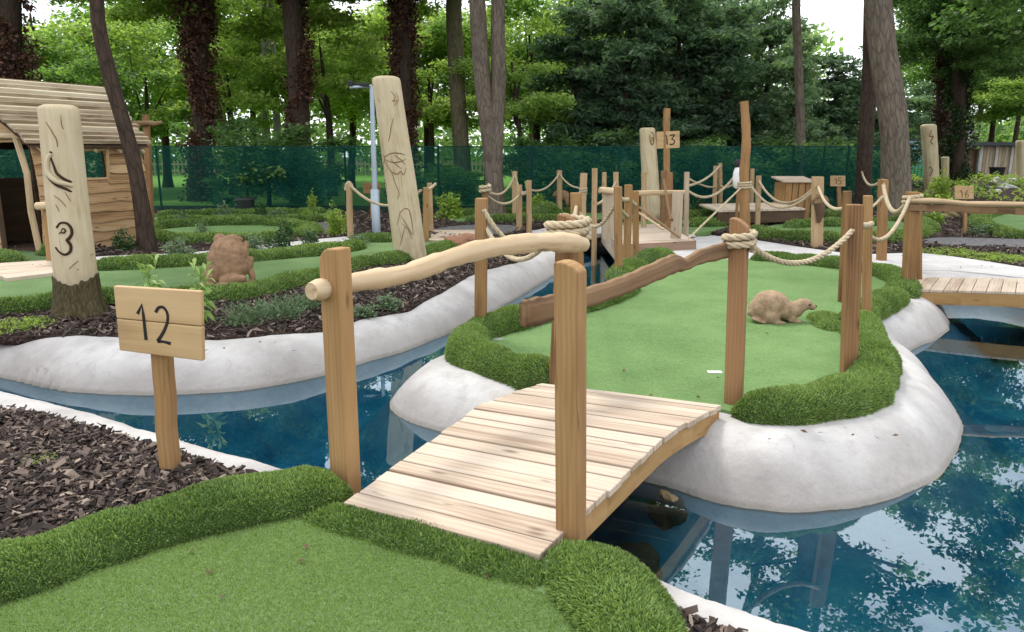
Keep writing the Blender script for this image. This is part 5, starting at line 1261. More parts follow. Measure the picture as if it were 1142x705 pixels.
def plant(kind, px, py, hpx, label, wide=1.0, z=.015, Y=None):
    b = P(px, py, z) if Y is None else Q(px, py, Y); h = hpx / F * (b.y * cp + (EYE - b.z) * sp); nm, gp = PK[kind]
    o_ = bpy.data.objects.new(nm, PM[kind, random.randrange(2)]); COL.objects.link(o_); o_.location = b; o_.scale = (h * wide, h * wide, h); o_.rotation_euler = (0, 0, random.uniform(0, 6.28))
    return tag(o_, label, 'plant', gp)
plant('lily', 172, 347, 62, 'fresh lime leafy plant poking up behind the top edge of the sign numbered 12', .85)
plant('lily', 225, 364, 78, 'taller lime leafy plant beside the right edge of the sign numbered 12', .6)
plant('juniper', 278, 362, 30, 'spiky grey green plant in the far bed below the frog', 1.0)
plant('juniper', 316, 356, 30, 'spiky grey green plant just left of the rounded bridge post', 1.0)
plant('juniper', 340, 345, 24, 'spiky plant half behind the rounded bridge post', 1.0)
plant('grey', 432, 345, 20, 'low green shrub in the mulch under the log handrail', 1.6)
plant('grey', 405, 352, 14, 'small pale shrub right of the rounded bridge post', 2.0)
plant('mat', 24, 366, 34, 'pale creeping plant on the far bank left of the snake totem', 1.05)
plant('mat', -20, 372, 30, 'creeping plant on the far bank at the left edge', 1.0)
plant('mat', 47, 520, 34, 'little green creeping plant in the near mulch bed', .8)
plant('dark', 139, 280, 26, 'dark little shrub at the corner of the hut wall', .8)
plant('grey', 200, 286, 26, 'grey green bushy plant left of the frog behind the kerb', 1.2)
plant('grey', 226, 268, 26, 'pale shrub between the leaning trunk and the frog', .7)
plant('dark', 312, 282, 26, 'dark shrub beside the narrow concrete path', 1.1)
plant('dark', 345, 276, 20, 'small dark shrub at the end of the narrow concrete path', .9)
plant('dark', 318, 268, 24, 'dark upright shrub on the oval kerb', .7)
plant('grey', 283, 278, 22, 'pale flowering shrub just right of the frog head', 1.0)
plant('yel', 377, 262, 36, 'yellow green shrub left of the low rope fence', .75)
plant('yel', 502, 243, 28, 'yellow green shrub between the butterfly totem and the double trunk', 1.1)
plant('yel', 349, 236, 24, 'tall yellow green plant against the netting left of the rope fence', .5)
plant('grey', 250, 246, 24, 'green shrub at the fence kerbs above the frog', .8)
plant('grey', 205, 250, 16, 'low pale shrub beside the foot of the cross pole', 1.3)
plant('dark', 292, 246, 22, 'dark shrub next to the litter bin', .6)
plant('grey', 310, 246, 16, 'grey shrub right of the litter bin', 1.4)
plant('yel', 345, 246, 14, 'low yellow green plant on the kerb below the netting', 1.4)
plant('juniper', 398, 275, 16, 'dark spiky clump at the start of the narrow concrete path', 1.0)
plant('dark', 776, 240, 24, 'shrub between the dock and the pale rope posts', 1.0)
plant('grey', 758, 236, 20, 'grey green shrub behind the dock screen', 1.0)
plant('grey', 815, 237, 18, 'grey green shrub behind the crooked pole', 1.2)
plant('yel', 598, 240, 24, 'pale green shrub behind the thin rope posts', .9)
plant('yel', 868, 232, 18, 'light green shrub beside the plank box', .9)
plant('yel', 950, 222, 20, 'light green shrub right of the small board numbered 15', 1.2)
plant('dark', 925, 234, 14, 'dark green shrub left of the big trunk', 1.6)
plant('mat', 1060, 282, 15, 'creeping plant beside the right end of the white path', 2.2)
plant('mat', 1105, 287, 15, 'creeping plant between gravel and path further right', 2.2)
plant('mat', 1140, 291, 16, 'creeping plant beside the path at the right edge', 2.2)
plant('yel', 1040, 250, 14, 'low green plant in the right hand mulch bed behind the log rail', 1.8)
plant('grey', 1095, 262, 14, 'low green plant at the tip of the right hand green', 1.8)

# planted rise at the right with pale boulders
def rise():
    nx_, ny_ = 60, 50; x_ = np.linspace(8.5, 34, nx_); y_ = np.linspace(19, 50, ny_); XX, YY = np.meshgrid(x_, y_)
    f_ = np.clip((XX - 8.8) / 3, 0, 1) * np.clip((YY - 19.5) / 6, 0, 1); f_ = f_ * f_ * (3 - 2 * f_)
    ZZ = -.05 + f_ * (.40 + (vnoise(XX, YY, .5, 31) - .5) * .25)
    i_ = np.arange(nx_ * ny_).reshape(ny_, nx_); q = np.stack([i_[:-1, :-1], i_[:-1, 1:], i_[1:, 1:], i_[1:, :-1]], -1).reshape(-1, 4)
    o_ = link('terrain', raw_mesh('terrain', np.stack([XX, YY, ZZ], -1).reshape(-1, 3), [q], [M['mulch']], [0], [True])); tag(o_, 'low planted rise behind the right hand green', 'ground', kind='structure')
rise()
plant('yel', 1046, 222, 34, 'feathery olive shrub at the foot of the red carved totem', .6, z=.25)
for x_, y_, hh, k, lab in ((1062, 205, 14, 'yel', 'bright low shrub right of the round headed post'), (1090, 200, 10, 'dark', 'dark low shrub below the dark tub'), (1112, 204, 12, 'yel', 'bright shrub among the pale boulders'), (1128, 212, 10, 'mat', 'green mat plant at the far right of the rise'), (1098, 214, 9, 'dark', 'dark mat plant above the pale board numbered 16'), (1075, 214, 8, 'yel', 'lime plant right behind the pale board numbered 16'), (1030, 222, 8, 'yel', 'lime plant left of the red carved totem foot'), (1135, 198, 12, 'yel', 'bright shrub under the right edge totem')):
    plant(k, x_, y_, hh, lab, 1.6, z=.32)
for i, (x_, y_, w_, h_, lab) in enumerate(((1112, 206, .55, .34, 'pale rounded boulder left of the bright shrub on the rise'), (1122, 213, .6, .3, 'pale flat boulder low on the rise'), (1100, 211, .9, .12, 'long white slab of stone lying on the rise'), (1128, 205, .5, .3, 'yellowish boulder high on the rise'), (1110, 217, .4, .2, 'small pale stone above the log rail'), (1057, 244, .45, .25, 'dark grey stone below the log rail'))):
    rock(lab, x_, y_, w_, h_, 'boulder' if i < 5 else 'rock', z=.3 if i < 5 else .0, seed=20 + i, name='boulder')

C_ = []
for _ in range(900):
    x_, y_ = random.uniform(9.5, 32), random.uniform(21, 46); f_ = min(max((x_ - 8.8) / 3, 0), 1) * min(max((y_ - 19.5) / 6, 0), 1); f_ = f_ * f_ * (3 - 2 * f_)
    if vnoise(np.array([x_]), np.array([y_]), .8, 55)[0] > .38: C_.append((x_, y_, -.02 + f_ * .45 + random.uniform(0, .16)))
V_, r_ = leaf_arrays(np.random.default_rng(61), np.array(C_), 26, .20, .13, flat=.45)
tag(link('ground_cover', leaves_mesh('ground_cover', V_, r_, M['plant_yel'])), 'low green ground cover on the planted rise', 'ground cover', kind='stuff')
# small fallen leaves and twigs lying about
pts_ = [P(random.uniform(x0, x1), random.uniform(y0, y1)) for (x0, x1, y0, y1, n_) in ((760, 1010, 479, 500, 10), (120, 330, 378, 396, 12), (400, 560, 330, 356, 8), (830, 1130, 285, 303, 26), (595, 790, 430, 452, 4), (60, 560, 600, 700, 9), (640, 900, 300, 430, 12)) for _ in range(n_)]
ctr_ = np.array([(p.x, p.y, .045 if p.y < 4.2 and p.x < 1.2 else .03) for p in pts_]); V_, r_ = leaf_arrays(np.random.default_rng(62), ctr_, 1, .0, .035, up=3.0)
tag(link('fallen_leaves', leaves_mesh('fallen_leaves', V_, r_, M['ivy'])), 'small fallen brown leaves lying on concrete and turf', 'fallen leaves', kind='stuff')

# ------------------------------------------------------------------ netting fence
YF = 21.6
def netting(label, xs, name='netting_fence'):
    s_ = empty(name, (sum(xs) / len(xs), YF, 0), label, 'fence', 'green netting fences'); H = 1.82
    for a_, b_ in zip(xs, xs[1:]):
        nx_, nz_ = 10, 8; XX, ZZ = np.meshgrid(np.linspace(a_, b_, nx_), np.linspace(.02, H, nz_)); YY = YF + .02 * np.sin(XX * 3 + ZZ * 2) * np.sin(ZZ * 2.2) + .03 * np.sin((XX - a_) / (b_ - a_) * math.pi)
        i_ = np.arange(nx_ * nz_).reshape(nz_, nx_); q = np.stack([i_[:-1, :-1], i_[:-1, 1:], i_[1:, 1:], i_[1:, :-1]], -1).reshape(-1, 4)
        link('netting', raw_mesh('netting', np.stack([XX, YY, ZZ], -1).reshape(-1, 3), [q], [M['net']], [0], [True]), s_)
    for x_ in xs:
        bb = B(); bb.tube([(x_, YF + .07, -.05), (x_, YF + .07, H + .02)], .032, 8); bb.build('post', M['netpost'], s_)
    bb = B(); bb.tube([(xs[0], YF + .05, H - .01), (xs[-1], YF + .05, H - .01)], .012, 6); bb.build('top_wire', M['netpost'], s_)
xl = [Q(px, 200, YF).x for px in (-60, 20, 96, 176, 274, 385, 489, 592)]
xr = [Q(px, 200, YF).x for px in (593.5, 690, 790, 884, 918, 945, 990)]
netting('green see through netting fence on the left of the round grass mound', xl)
netting('darker green netting fence on the right below the dark yews', xr)
# pale paling fence far across the lawn
pf = empty('paling_fence', (0, 58, 0), 'long pale paling fence far across the lawn', 'fence')
bb = B()
for i in range(300):
    x_ = -45 + i * .3; bb.box((x_, 58, .55), (.09, .03, 1.1), axis=2)
bb.build('palings', M['greywood'], pf)
for z_ in (.3, .85):
    bb = B(); bb.box((0, 58.04, z_), (90, .04, .09)); bb.build('rail', M['greywood'], pf)

# ------------------------------------------------------------------ right-hand boundary: panels, container
def panels(label, px0, px1, yt, yb, Y, n, mat, roof=False):
    a_, b_ = Q(px0, yb, Y), Q(px1, yb, Y); zt = Q(px0, yt, Y).z; s_ = empty('panel_fence', ((a_.x + b_.x) / 2, Y, 0), label, 'fence'); w_ = (b_.x - a_.x) / n
    for i in range(n):
        bb = B(); k = 5
        for j in range(k): bb.box((a_.x + w_ * i + w_ * (j + .5) / k, Y, zt / 2), (w_ / k - .015, .05, zt), axis=2)
        bb.build('panel', M[mat], s_)
    for i in range(n + 1):
        bb = B(); bb.box((a_.x + w_ * i, Y - .06, zt / 2), (.13, .1, zt + .05), axis=2); bb.build('post', M['boulder'], s_)
    if roof:
        bb = B(); bb.hexa([Vector((x_, y_, z_)) for z_ in (0, .18) for x_, y_ in ((a_.x - .4, Y - .5), (b_.x + .4, Y - .5), (b_.x + .4, Y + 3), (a_.x - .4, Y + 3))]); o2 = bb.build('roof', M['roof_felt'], s_)
        o2.location = (0, 0, zt + .02)
    return s_
panels('tan timber panel fence under a dark felt roof at the far right', 1090, 1175, 163, 197, 40, 5, 'panel_tan', True)
panels('reddish timber panel fence behind the ivy trunks', 1042, 1088, 166, 197, 40.5, 3, 'panel_red')
ct = empty('storage_container', Q(1015, 205, 39), 'storage container painted blue above and green below, half behind the big trunk', 'container')
a_, b_ = Q(992, 200, 39), Q(1038, 200, 39); z0, z1 = .45, Q(1000, 157, 39).z; zm = Q(1000, 184, 39).z
def cpaint():
    m = N('painted sky and field'); p = m.pos(); z = m.n('SeparateXYZ', Vector=p).outputs[2]
    zz = m.math('ADD', z, m.math('MULTIPLY', m.math('SUBTRACT', m.noise(p, 1.2, 4), .5), .7))
    c = m.ramp(m.n('MapRange', Value=zz, **{'From__Min': z0, 'From__Max': z1}).outputs[0], [(.22, (.06, .30, .12)), (.42, (.12, .42, .34)), (.55, (.20, .52, .60)), (.9, (.36, .66, .78))])
    return m.fin(m.bsdf(c, .5))
M['mural'] = cpaint()
bb = B(); bb.box(((a_.x + b_.x) / 2, 40.3, (z0 + z1) / 2), (b_.x - a_.x, 2.4, z1 - z0)); bb.build('body', M['mural'], ct, bevel=.02)
bb = B(); bb.box(((a_.x + b_.x) / 2, 40.3, z1 + .05), (b_.x - a_.x + .1, 2.5, .10)); bb.build('roof', M['roof_felt'], ct)
bb = B()
for i in range(12): bb.box((a_.x + (b_.x - a_.x) * (i + .5) / 12, 39.08, (z0 + z1) / 2), (.05, .03, z1 - z0 - .2))
bb.build('ribs', M['mural'], ct)
tb = empty('plant_tub', Q(1111, 198, 38), 'black plant tub standing before the tan panel fence', 'tub')
c = Q(1111, 199, 38); bb = B(); bb.tube([c, c + Vector((0, 0, .5)), c + Vector((0, 0, .55))], [.27, .36, .38], 14); bb.build('pot', M['black'], tb)
bb = B(); bb.tube([c + Vector((0, 0, .50)), c + Vector((0, 0, .552))], [.34, .33], 14); bb.build('soil', M['soil'], tb)
mpole = empty('mast', Q(1082, 165, 46), 'pale lattice mast behind the panel fences', 'mast')
bb = B()
for dx_ in (-.12, .12): bb.tube([Q(1081, 190, 46) + Vector((dx_, 0, -2)), Q(1083, 132, 46) + Vector((dx_ * .6, 0, 0))], .06, 6)
bb.tube([Q(1076, 148, 46), Q(1090, 146, 46)], .05, 6); bb.build('lattice', M['white'], mpole)
# ------------------------------------------------------------------ trees
rt = np.random.default_rng(77)
def blobs_to_centers(rg, blobs, n):
    vol = np.array([b_[3] * b_[4] * b_[5] for b_ in blobs]); k = rg.choice(len(blobs), n, p=vol / vol.sum()); A = np.array(blobs)[k]
    v = rg.normal(0, 1, (n, 3)); v /= np.linalg.norm(v, axis=1, keepdims=True); v *= rg.random((n, 1)) ** .42
    return A[:, :3] + v * A[:, 3:]
def crown_mesh(name, seed, kind, n, k, size, spread):
    rg = np.random.default_rng(seed); bl = []
    if kind == 'broad':
        for i in range(15):
            a = rg.uniform(0, 6.28); r = 2.5 * math.sqrt(rg.random()); bl.append((r * math.cos(a), r * math.sin(a), rg.uniform(-2.6, 2.6) * (1 - .25 * r / 2.5), *(rg.uniform(.75, 1.35) * np.array([1.15, 1.15, .62]))))
    elif kind == 'open':
        for i in range(20):
            a = rg.uniform(0, 6.28); r = 3.4 * math.sqrt(rg.random()); bl.append((r * math.cos(a), r * math.sin(a), rg.uniform(-3, 3), *(rg.uniform(.45, .95) * np.array([1.3, 1.3, .55]))))
    elif kind == 'sparse':
        for i in range(26):
            a = rg.uniform(0, 6.28); r = 3.6 * math.sqrt(rg.random()); bl.append((r * math.cos(a), r * math.sin(a), rg.uniform(-2.4, 2.4), *(rg.uniform(.25, .62) * np.array([1.35, 1.35, .6]))))
    elif kind == 'cone':
        for i in range(46):
            z = 8.6 * rg.random() ** 1.15; R_ = 2.6 * (1 - z / 9.6) ** .8; a = rg.uniform(0, 6.28); r = R_ * rg.uniform(.45, .95); bl.append((r * math.cos(a), r * math.sin(a), z + .3, .95, .95, .42))
        bl.append((0, 0, 3.5, 1.0, 1.0, 3.6))
    elif kind == 'bush':
        for i in range(14):
            a = rg.uniform(0, 6.28); r = 1.5 * math.sqrt(rg.random()); bl.append((r * math.cos(a), r * math.sin(a), rg.uniform(.3, 2.7), *(rg.uniform(.55, .95) * np.array([1, 1, .7]))))
    elif kind == 'layer':          # flat tiers of leaves that hang from a limb
        for i in range(13):
            a = rg.uniform(0, 6.28); r = 2.8 * math.sqrt(rg.random()); bl.append((r * math.cos(a), r * math.sin(a), rg.uniform(-1.6, 1.6), *(rg.uniform(.8, 1.3) * np.array([1.1, 1.1, .24]))))
    C = blobs_to_centers(rg, bl, n)
    V_, r = leaf_arrays(rg, C, k, spread, size, up=.8, flat=.55, asp=.62, clr=.5)
    if kind == 'cone':
        V_, r = leaf_arrays(rg, C, k, spread, size, up=.2, flat=.45, asp=.34, clr=.45)
    return leaves_mesh(name, V_, r, M['oak'])
CR = {'broad0': crown_mesh('crown', 1, 'broad', 420, 40, .17, .27), 'broad1': crown_mesh('crown', 2, 'broad', 420, 40, .17, .27), 'open0': crown_mesh('crown', 3, 'open', 400, 34, .19, .24), 'open1': crown_mesh('crown', 4, 'open', 400, 34, .19, .24),
      'sparse0': crown_mesh('crown', 13, 'sparse', 240, 30, .17, .19), 'sparse1': crown_mesh('crown', 14, 'sparse', 240, 30, .17, .19), 'cone0': crown_mesh('crown', 5, 'cone', 900, 24, .26, .17), 'cone1': crown_mesh('crown', 6, 'cone', 900, 24, .26, .17), 'bush0': crown_mesh('crown', 7, 'bush', 280, 34, .14, .16), 'bush1': crown_mesh('crown', 8, 'bush', 280, 34, .14, .16),
      'layer0': crown_mesh('crown', 9, 'layer', 380, 34, .17, .21), 'layer1': crown_mesh('crown', 10, 'layer', 380, 34, .17, .21)}
def crown(parent, var, loc, sc, mat):
    me = CR[var + str(random.randrange(2))]; o_ = bpy.data.objects.new('crown', me); COL.objects.link(o_); o_.parent = parent
    o_.location = Vector(loc) - parent.location; o_.scale = sc if hasattr(sc, '__len__') else (sc, sc, sc); o_.rotation_euler = (0, 0, random.uniform(0, 6.28))
    o_.material_slots[0].link = 'OBJECT'; o_.material_slots[0].material = M[mat]; return o_
def trunk_mesh(parent, pts, rads, bk, limbs=(), name='trunk', n=14, foot=True):
    pts = resample(spline(pts, False, 5), .35); m = len(pts); rr = []
    for i in range(m):
        f_ = i / (m - 1); x = f_ * (len(rads) - 1); j = min(int(x), len(rads) - 2); r = rads[j] + (rads[j + 1] - rads[j]) * (x - j)
        if foot: r *= 1 + .42 * math.exp(-max(pts[i].z, 0) / .28)
        rr.append(r * (1 + random.uniform(-.03, .03)))
    bb = B(); bb.tube(pts, rr, n, wob=.025)
    for (st, en, r) in limbs:
        st, en = Vector(st), Vector(en); q = [st, st.lerp(en, .45) + Vector((random.uniform(-.2, .2), random.uniform(-.2, .2), .25)), en]; q = resample(spline(q, False, 5), .3)
        bb.tube(q, [r * (1 - .8 * i / len(q)) for i in range(len(q))], 7)
    return bb.build(name, M[bk], parent)
def auto_limbs(top, cs, r):
    return [(top, Vector(c) + Vector((random.uniform(-.8, .8), random.uniform(-.8, .8), random.uniform(-.5, .8))), r * .55) for c in cs for _ in range(2)]
def tree(name, label, group, px, wpx, Y, height, bk, crowns, ivy=None, extra=(), yb=None):
    """px: image points up the visible trunk (foot first); crowns: (kind, dx, dy, z, scale, material)"""
    base = Q(px[0][0], px[0][1], Y); base.z = 0; s_ = empty(name, base, label, 'tree', group)
    pts = [base - Vector((0, 0, .15))] + [Q(x, y, Y) for x, y in px[1:]]; d = (pts[-1] - pts[-2]); d = d / max(d.z, .3)
    while pts[-1].z < height: pts.append(pts[-1] + Vector((d.x * .7 + random.uniform(-.12, .12), random.uniform(-.15, .15), 1)) * 2.0); d.x *= .6
    r0 = wpx / F * (Y * cp) / 2; cs = [(pts[-1].x + c[1], Y + c[2], c[3]) for c in crowns]
    lm = []
    for c in cs:
        k = min(range(len(pts)), key=lambda i: abs(pts[i].z - (c[2] - 1.5))); lm.append((pts[k], Vector(c), r0 * .4)); lm.append((pts[k], Vector(c) + Vector((random.uniform(-1.5, 1.5), random.uniform(-1, 1), random.uniform(-1, 1))), r0 * .3))
    trunk_mesh(s_, pts, [r0, r0 * .92, r0 * .85, r0 * .7, r0 * .35], bk, lm)
    for (path, rr) in extra: trunk_mesh(s_, path, rr, bk, name='trunk', foot=False)
    for c, q in zip(crowns, cs): crown(s_, c[0], q, c[4], c[5])
    if ivy:
        m_, z1, dens, out = ivy; rg = rt; pr = resample(spline(pts, False, 5), .1); C = []
        for p in pr:
            if p.z < .1 or p.z > z1: continue
            for _ in range(dens):
                a = rg.uniform(0, 6.28)
                if vnoise(np.array([a * .9 + base.x * 3 + 40]), np.array([p.z + 5]), .9, 71)[0] < .36: continue
                r = r0 * (1.0 + out * (rg.random() ** 2) * (.35 + 1.5 * vnoise(np.array([a + base.x * 5 + 60]), np.array([p.z + 3]), 1.4, 72)[0])); C.append((p.x + r * math.cos(a), p.y + r * math.sin(a), p.z + rg.uniform(-.1, .1)))
        C = np.array(C); V_, r = leaf_arrays(rg, C, 8, .08, .11, up=.1, asp=.75); o_ = link('ivy', leaves_mesh('ivy', V_, r, M[m_]), s_)
    return s_
G1, G2, G3, G4 = 'trees behind the netting fence', 'dark conifers behind the netting fence', 'low leafy trees behind the netting fence', 'trees at the right hand side'
# trunks one can tell apart
tree('leaning_tree', 'slim leaning brown trunk growing beside the hut wall', None, [(165, 279), (158, 230), (148, 175), (134, 125), (120, 75), (110, 30), (108, 0)], 17, P(165, 279).y, 9, 'bark_dark', [('broad', -.3, .6, 8.2, (.75, .75, .6), 'oak'), ('open', .8, 1.5, 9.6, .8, 'oak')])
tree('ivy_tree', 'dark ivy covered tree behind the hut roof at the left edge', G1, [(8, 235), (9, 150), (10, 0)], 27, 25, 15, 'bark_dark', [('sparse', 0, 0, 12, 1.2, 'oak'), ('open', 2.5, 1, 9.5, 1.1, 'oak')], ('ivy', 8, 26, 1.0))
tree('ivy_tree', 'thick trunk shaggy with brown ivy behind the fence above the frog', G1, [(226, 235), (226, 150), (222, 90), (220, 0)], 20, 27, 16, 'bark_dark', [('sparse', 0, 0, 12.5, 1.3, 'oak'), ('layer', -2.5, -1, 7.5, 1.0, 'maple'), ('open', 3, 1, 10, 1.1, 'oak')], ('ivy', 9, 26, 1.0))
tree('ivy_tree', 'brown ivy clad trunk left of the lamp pole', G1, [(338, 236), (336, 160), (331, 80), (325, 0)], 23, 26, 16, 'bark_dark', [('sparse', 0, 0, 12.5, 1.2, 'maple'), ('layer', 2.2, -.5, 7.6, .9, 'maple'), ('open', -2, 1, 9.5, 1.1, 'maple')], ('ivy', 8, 20, .65))
tree('ivy_tree', 'brown ivy clad trunk right behind the dragonfly totem', G1, [(451, 236), (450, 160), (450, 80), (450, 0)], 19, 26.5, 16, 'bark_dark', [('sparse', 0, 0, 12.5, 1.2, 'maple'), ('open', 1, 1, 9.8, 1.2, 'oak')], ('ivy', 8, 20, .7))
tree('mossy_tree', 'straight mossy trunk between the dragonfly totem and the double trunk', G1, [(520, 236), (514, 160), (509, 80), (506, 0)], 19, 27, 15, 'bark_moss', [('sparse', 0, .5, 12.5, 1.3, 'maple'), ('layer', -1.5, -.5, 7.8, .9, 'maple')])
Yd = 20.3
dt = [Q(x, y, Yd) for x, y in ((551, 200), (553, 150), (556, 90), (556, 0))]; dt += [dt[-1] + Vector((.3, .2, 3)), dt[-1] + Vector((.6, .4, 7))]
tree('double_trunk_tree', 'grey tree forking low into two trunks in front of the netting fence', None, [(553, 243), (551, 200), (546, 150), (538, 90), (532, 0)], 20, Yd, 13, 'bark', [('sparse', .3, .5, 11, 1.3, 'maple'), ('open', 2.2, 1, 9, .9, 'oak')], None, [(dt, [.21, .19, .17, .13, .06])])
tree('slim_tree', 'thin pale trunk left of the two birches gap behind the fence', G1, [(297, 236), (296, 150), (294, 0)], 7.5, 34, 11, 'bark_pale', [('layer', 0, 0, 8.5, .9, 'maple')])
tree('slim_tree', 'thin leaning pale trunk next to the ivy clad trunk behind the fence', G1, [(312, 236), (309, 140), (304, 60), (302, 0)], 8.5, 33, 11, 'bark_pale', [('layer', 0, 0, 9, .9, 'maple')])
tree('slim_tree', 'straight grey trunk rising through the bright conifer gap', G4, [(893, 236), (893, 150), (890, 60), (888, 0)], 10, 24, 15, 'bark', [('sparse', .2, 0, 9.6, .7, 'maple'), ('layer', -.6, .5, 7.9, .75, 'lime')])
tree('big_trunk_tree', 'massive smooth trunk standing right of the rope fence', G4, [(1001, 246), (999, 200), (996, 130), (985, 60), (979, 0)], 31, 18.6, 13, 'bark', [('sparse', 0, .5, 10.4, (1.15, 1.15, .8), 'deep'), ('sparse', 3.0, .3, 9.0, (1, 1, .8), 'deep')])
tree('slim_tree', 'knobbly brown trunk close behind the massive trunk on its left', G4, [(962, 236), (965, 160), (970, 80), (972, 0)], 17, 20.2, 13, 'bark_dark', [('sparse', -1.8, .5, 10.0, 1.0, 'deep')])
tree('ivy_tree', 'ivy wrapped trunk left of the pair above the panel fences', G4, [(1049, 206), (1051, 150), (1053, 60)], 15, 33, 11, 'bark_dark', [('broad', -.3, 0, 6.9, (.85, .85, .8), 'deep'), ('sparse', -.8, .4, 10.4, 1.0, 'oak')], ('ivy', 7, 26, .6))
tree('ivy_tree', 'ivy wrapped trunk right of the pair above the panel fences', G4, [(1067, 208), (1069, 150), (1070, 60)], 15, 31, 12, 'bark_dark', [('broad', .6, 0, 7.2, .9, 'deep'), ('sparse', .9, .4, 10.6, 1.1, 'oak'), ('layer', .5, -.6, 5.2, .62, 'deep')], ('ivy_green', 8, 28, .7))
tree('lime_tree', 'bright leaved tree above the tan panels at the right edge', G4, [(1150, 200), (1150, 120), (1152, 0)], 14, 44, 8, 'bark_dark', [('broad', -.2, 0, 4.6, (1.0, 1.0, .55), 'lime'), ('open', 1.5, 2, 10.5, 1.3, 'oak')])
tree('tall_tree', 'tall tree beyond the right edge of the picture', G4, [(1290, 230), (1290, 100), (1292, 0)], 26, 24, 13, 'bark', [('sparse', 0, 0, 10, 1.3, 'oak'), ('open', -1.5, -1, 7, 1.0, 'deep')])
# conifers
for i, (px, Y, sc, h, mt, lab) in enumerate((
    (640, 29, 1.0, .74, 'yew', 'dark yew at the left end of the conifer row'), (694, 28, 1.05, .80, 'yew', 'dark yew left of the far totem'), (748, 29, 1.05, .82, 'yew', 'dark yew behind the small board numbered 13'), (800, 28.5, 1.0, .74, 'yew', 'dark yew left of the crooked pole'),
    (846, 30, .9, .82, 'spruce', 'brighter grey green conifer right of the crooked pole'), (876, 27, .72, .60, 'spruce', 'small bright conifer under the straight grey trunk'), (920, 29, .9, .56, 'yew', 'dark conifer left of the massive trunk'), (962, 31, .9, .52, 'yew', 'dark conifer behind the massive trunk'),
    (667, 37, 1.5, 1.35, 'spruce', 'tall hazy grey conifer far behind the left yews'), (730, 38, 1.5, 1.4, 'spruce', 'tall hazy grey conifer far behind the small board numbered 13'), (795, 36, 1.3, 1.25, 'spruce', 'tall hazy grey conifer far behind the crooked pole'), (1018, 46, 1.0, .62, 'spruce', 'pale distant conifer above the painted container'))):
    b = Q(px, 235, Y); b.z = 0; s_ = empty('conifer', b, lab, 'tree', G2)
    trunk_mesh(s_, [b - Vector((0, 0, .1)), b + Vector((0, 0, 3 * h)), b + Vector((.05, 0, 8 * h))], [.22 * sc, .16 * sc, .04], 'bark_dark'); crown(s_, 'cone', b, (sc, sc, h), mt)
# low leafy trees and bushes that close the view behind the fence
low = [(60, 31, 'broad', 4.4, 1.0, 'oak', 'mid green tree above the hut roof'), (118, 34, 'broad', 5.0, 1.15, 'maple', 'bright tree left of the leaning trunk'), (165, 30, 'layer', 3.6, .9, 'oak', 'leafy tree between leaning trunk and cross pole'), (190, 38, 'broad', 6.0, 1.3, 'oak', 'taller green tree behind the cross pole'),
       (262, 31, 'layer', 3.9, .85, 'maple', 'bright layered tree right of the shaggy trunk'), (285, 38, 'broad', 5.8, 1.25, 'maple', 'bright tree behind the two pale trunks'), (372, 30, 'layer', 4.6, 1.05, 'maple', 'sunny layered maple above the lamp arm'), (392, 37, 'broad', 5.6, 1.25, 'maple', 'bright maple behind the dragonfly totem'),
       (480, 31, 'layer', 4.0, .95, 'maple', 'bright layered tree between two trunks right of the dragonfly totem'), (478, 39, 'broad', 6.2, 1.3, 'maple', 'tall bright tree behind the mossy trunk'), (582, 27, 'layer', 3.7, .72, 'lime', 'pale lime branches right of the double trunk'), (600, 34, 'broad', 5.6, 1.15, 'maple', 'bright tree between the double trunk and the yews'),
       (545, 36, 'broad', 5.2, 1.2, 'oak', 'mid green tree seen between the double trunks'), (330, 46, 'broad', 7.2, 1.7, 'oak', 'big green tree far behind the lamp pole'), (1095, 47, 'broad', 6.0, 1.2, 'deep', 'dull green tree behind the panel fences'), (1030, 50, 'broad', 8.2, 1.5, 'oak', 'tall green tree far behind the painted container'), (1120, 52, 'open', 8.0, 1.2, 'oak', 'loose crowned tree above the right hand panels')]
for px, Y, kd, z, sc, mt, lab in low:
    b = Q(px, 235, Y); b.z = 0; s_ = empty('leafy_tree', b, lab, 'tree', G3)
    tp = b + Vector((random.uniform(-.5, .5), .2, z + 1)); trunk_mesh(s_, [b - Vector((0, 0, .1)), b.lerp(tp, .5) + Vector((.1, 0, 0)), tp], [.16 * sc, .12 * sc, .04], 'bark_dark', auto_limbs(b.lerp(tp, .55), [tp], .09))
    crown(s_, kd, (b.x, b.y, z), (sc, sc, sc * .95), mt)
for px, Y, sc, mt, lab in ((300, 23.6, (1.15, 1, .92), 'deep', 'dark laurel bush behind the netting near the litter bin'), (345, 24.2, (.9, 1, .72), 'deep', 'dark laurel bush behind the netting left of the rope fence'), (490, 24.8, (.9, .8, .5), 'oak', 'bush behind the netting right of the dragonfly totem'), (640, 25.5, (1.2, 1, .8), 'deep', 'dark bush under the leftmost yew'), (720, 25.4, (1.2, 1, .62), 'deep', 'dark bush under the yews behind the far totem'), (790, 25.2, (1.2, 1, .75), 'deep', 'dark bush under the yews left of the crooked pole'), (860, 25.4, (1.2, 1, .8), 'deep', 'dark bush under the small bright conifer'), (930, 25.5, (1.2, 1, .8), 'deep', 'dark bush behind the netting left of the massive trunk'),
                          (60, 25, (1.2, 1, 1.0), 'deep', 'dark bush behind the hut')):
    b = Q(px, 235, Y); b.z = 0; s_ = empty('bush', b, lab, 'bush', 'bushes behind the netting fence'); crown(s_, 'bush', b, sc, mt)
    trunk_mesh(s_, [b - Vector((0, 0, .1)), b + Vector((.05, 0, .6 * sc[2])), b + Vector((0, 0, 1.6 * sc[2]))], [.06, .05, .02], 'bark_dark')
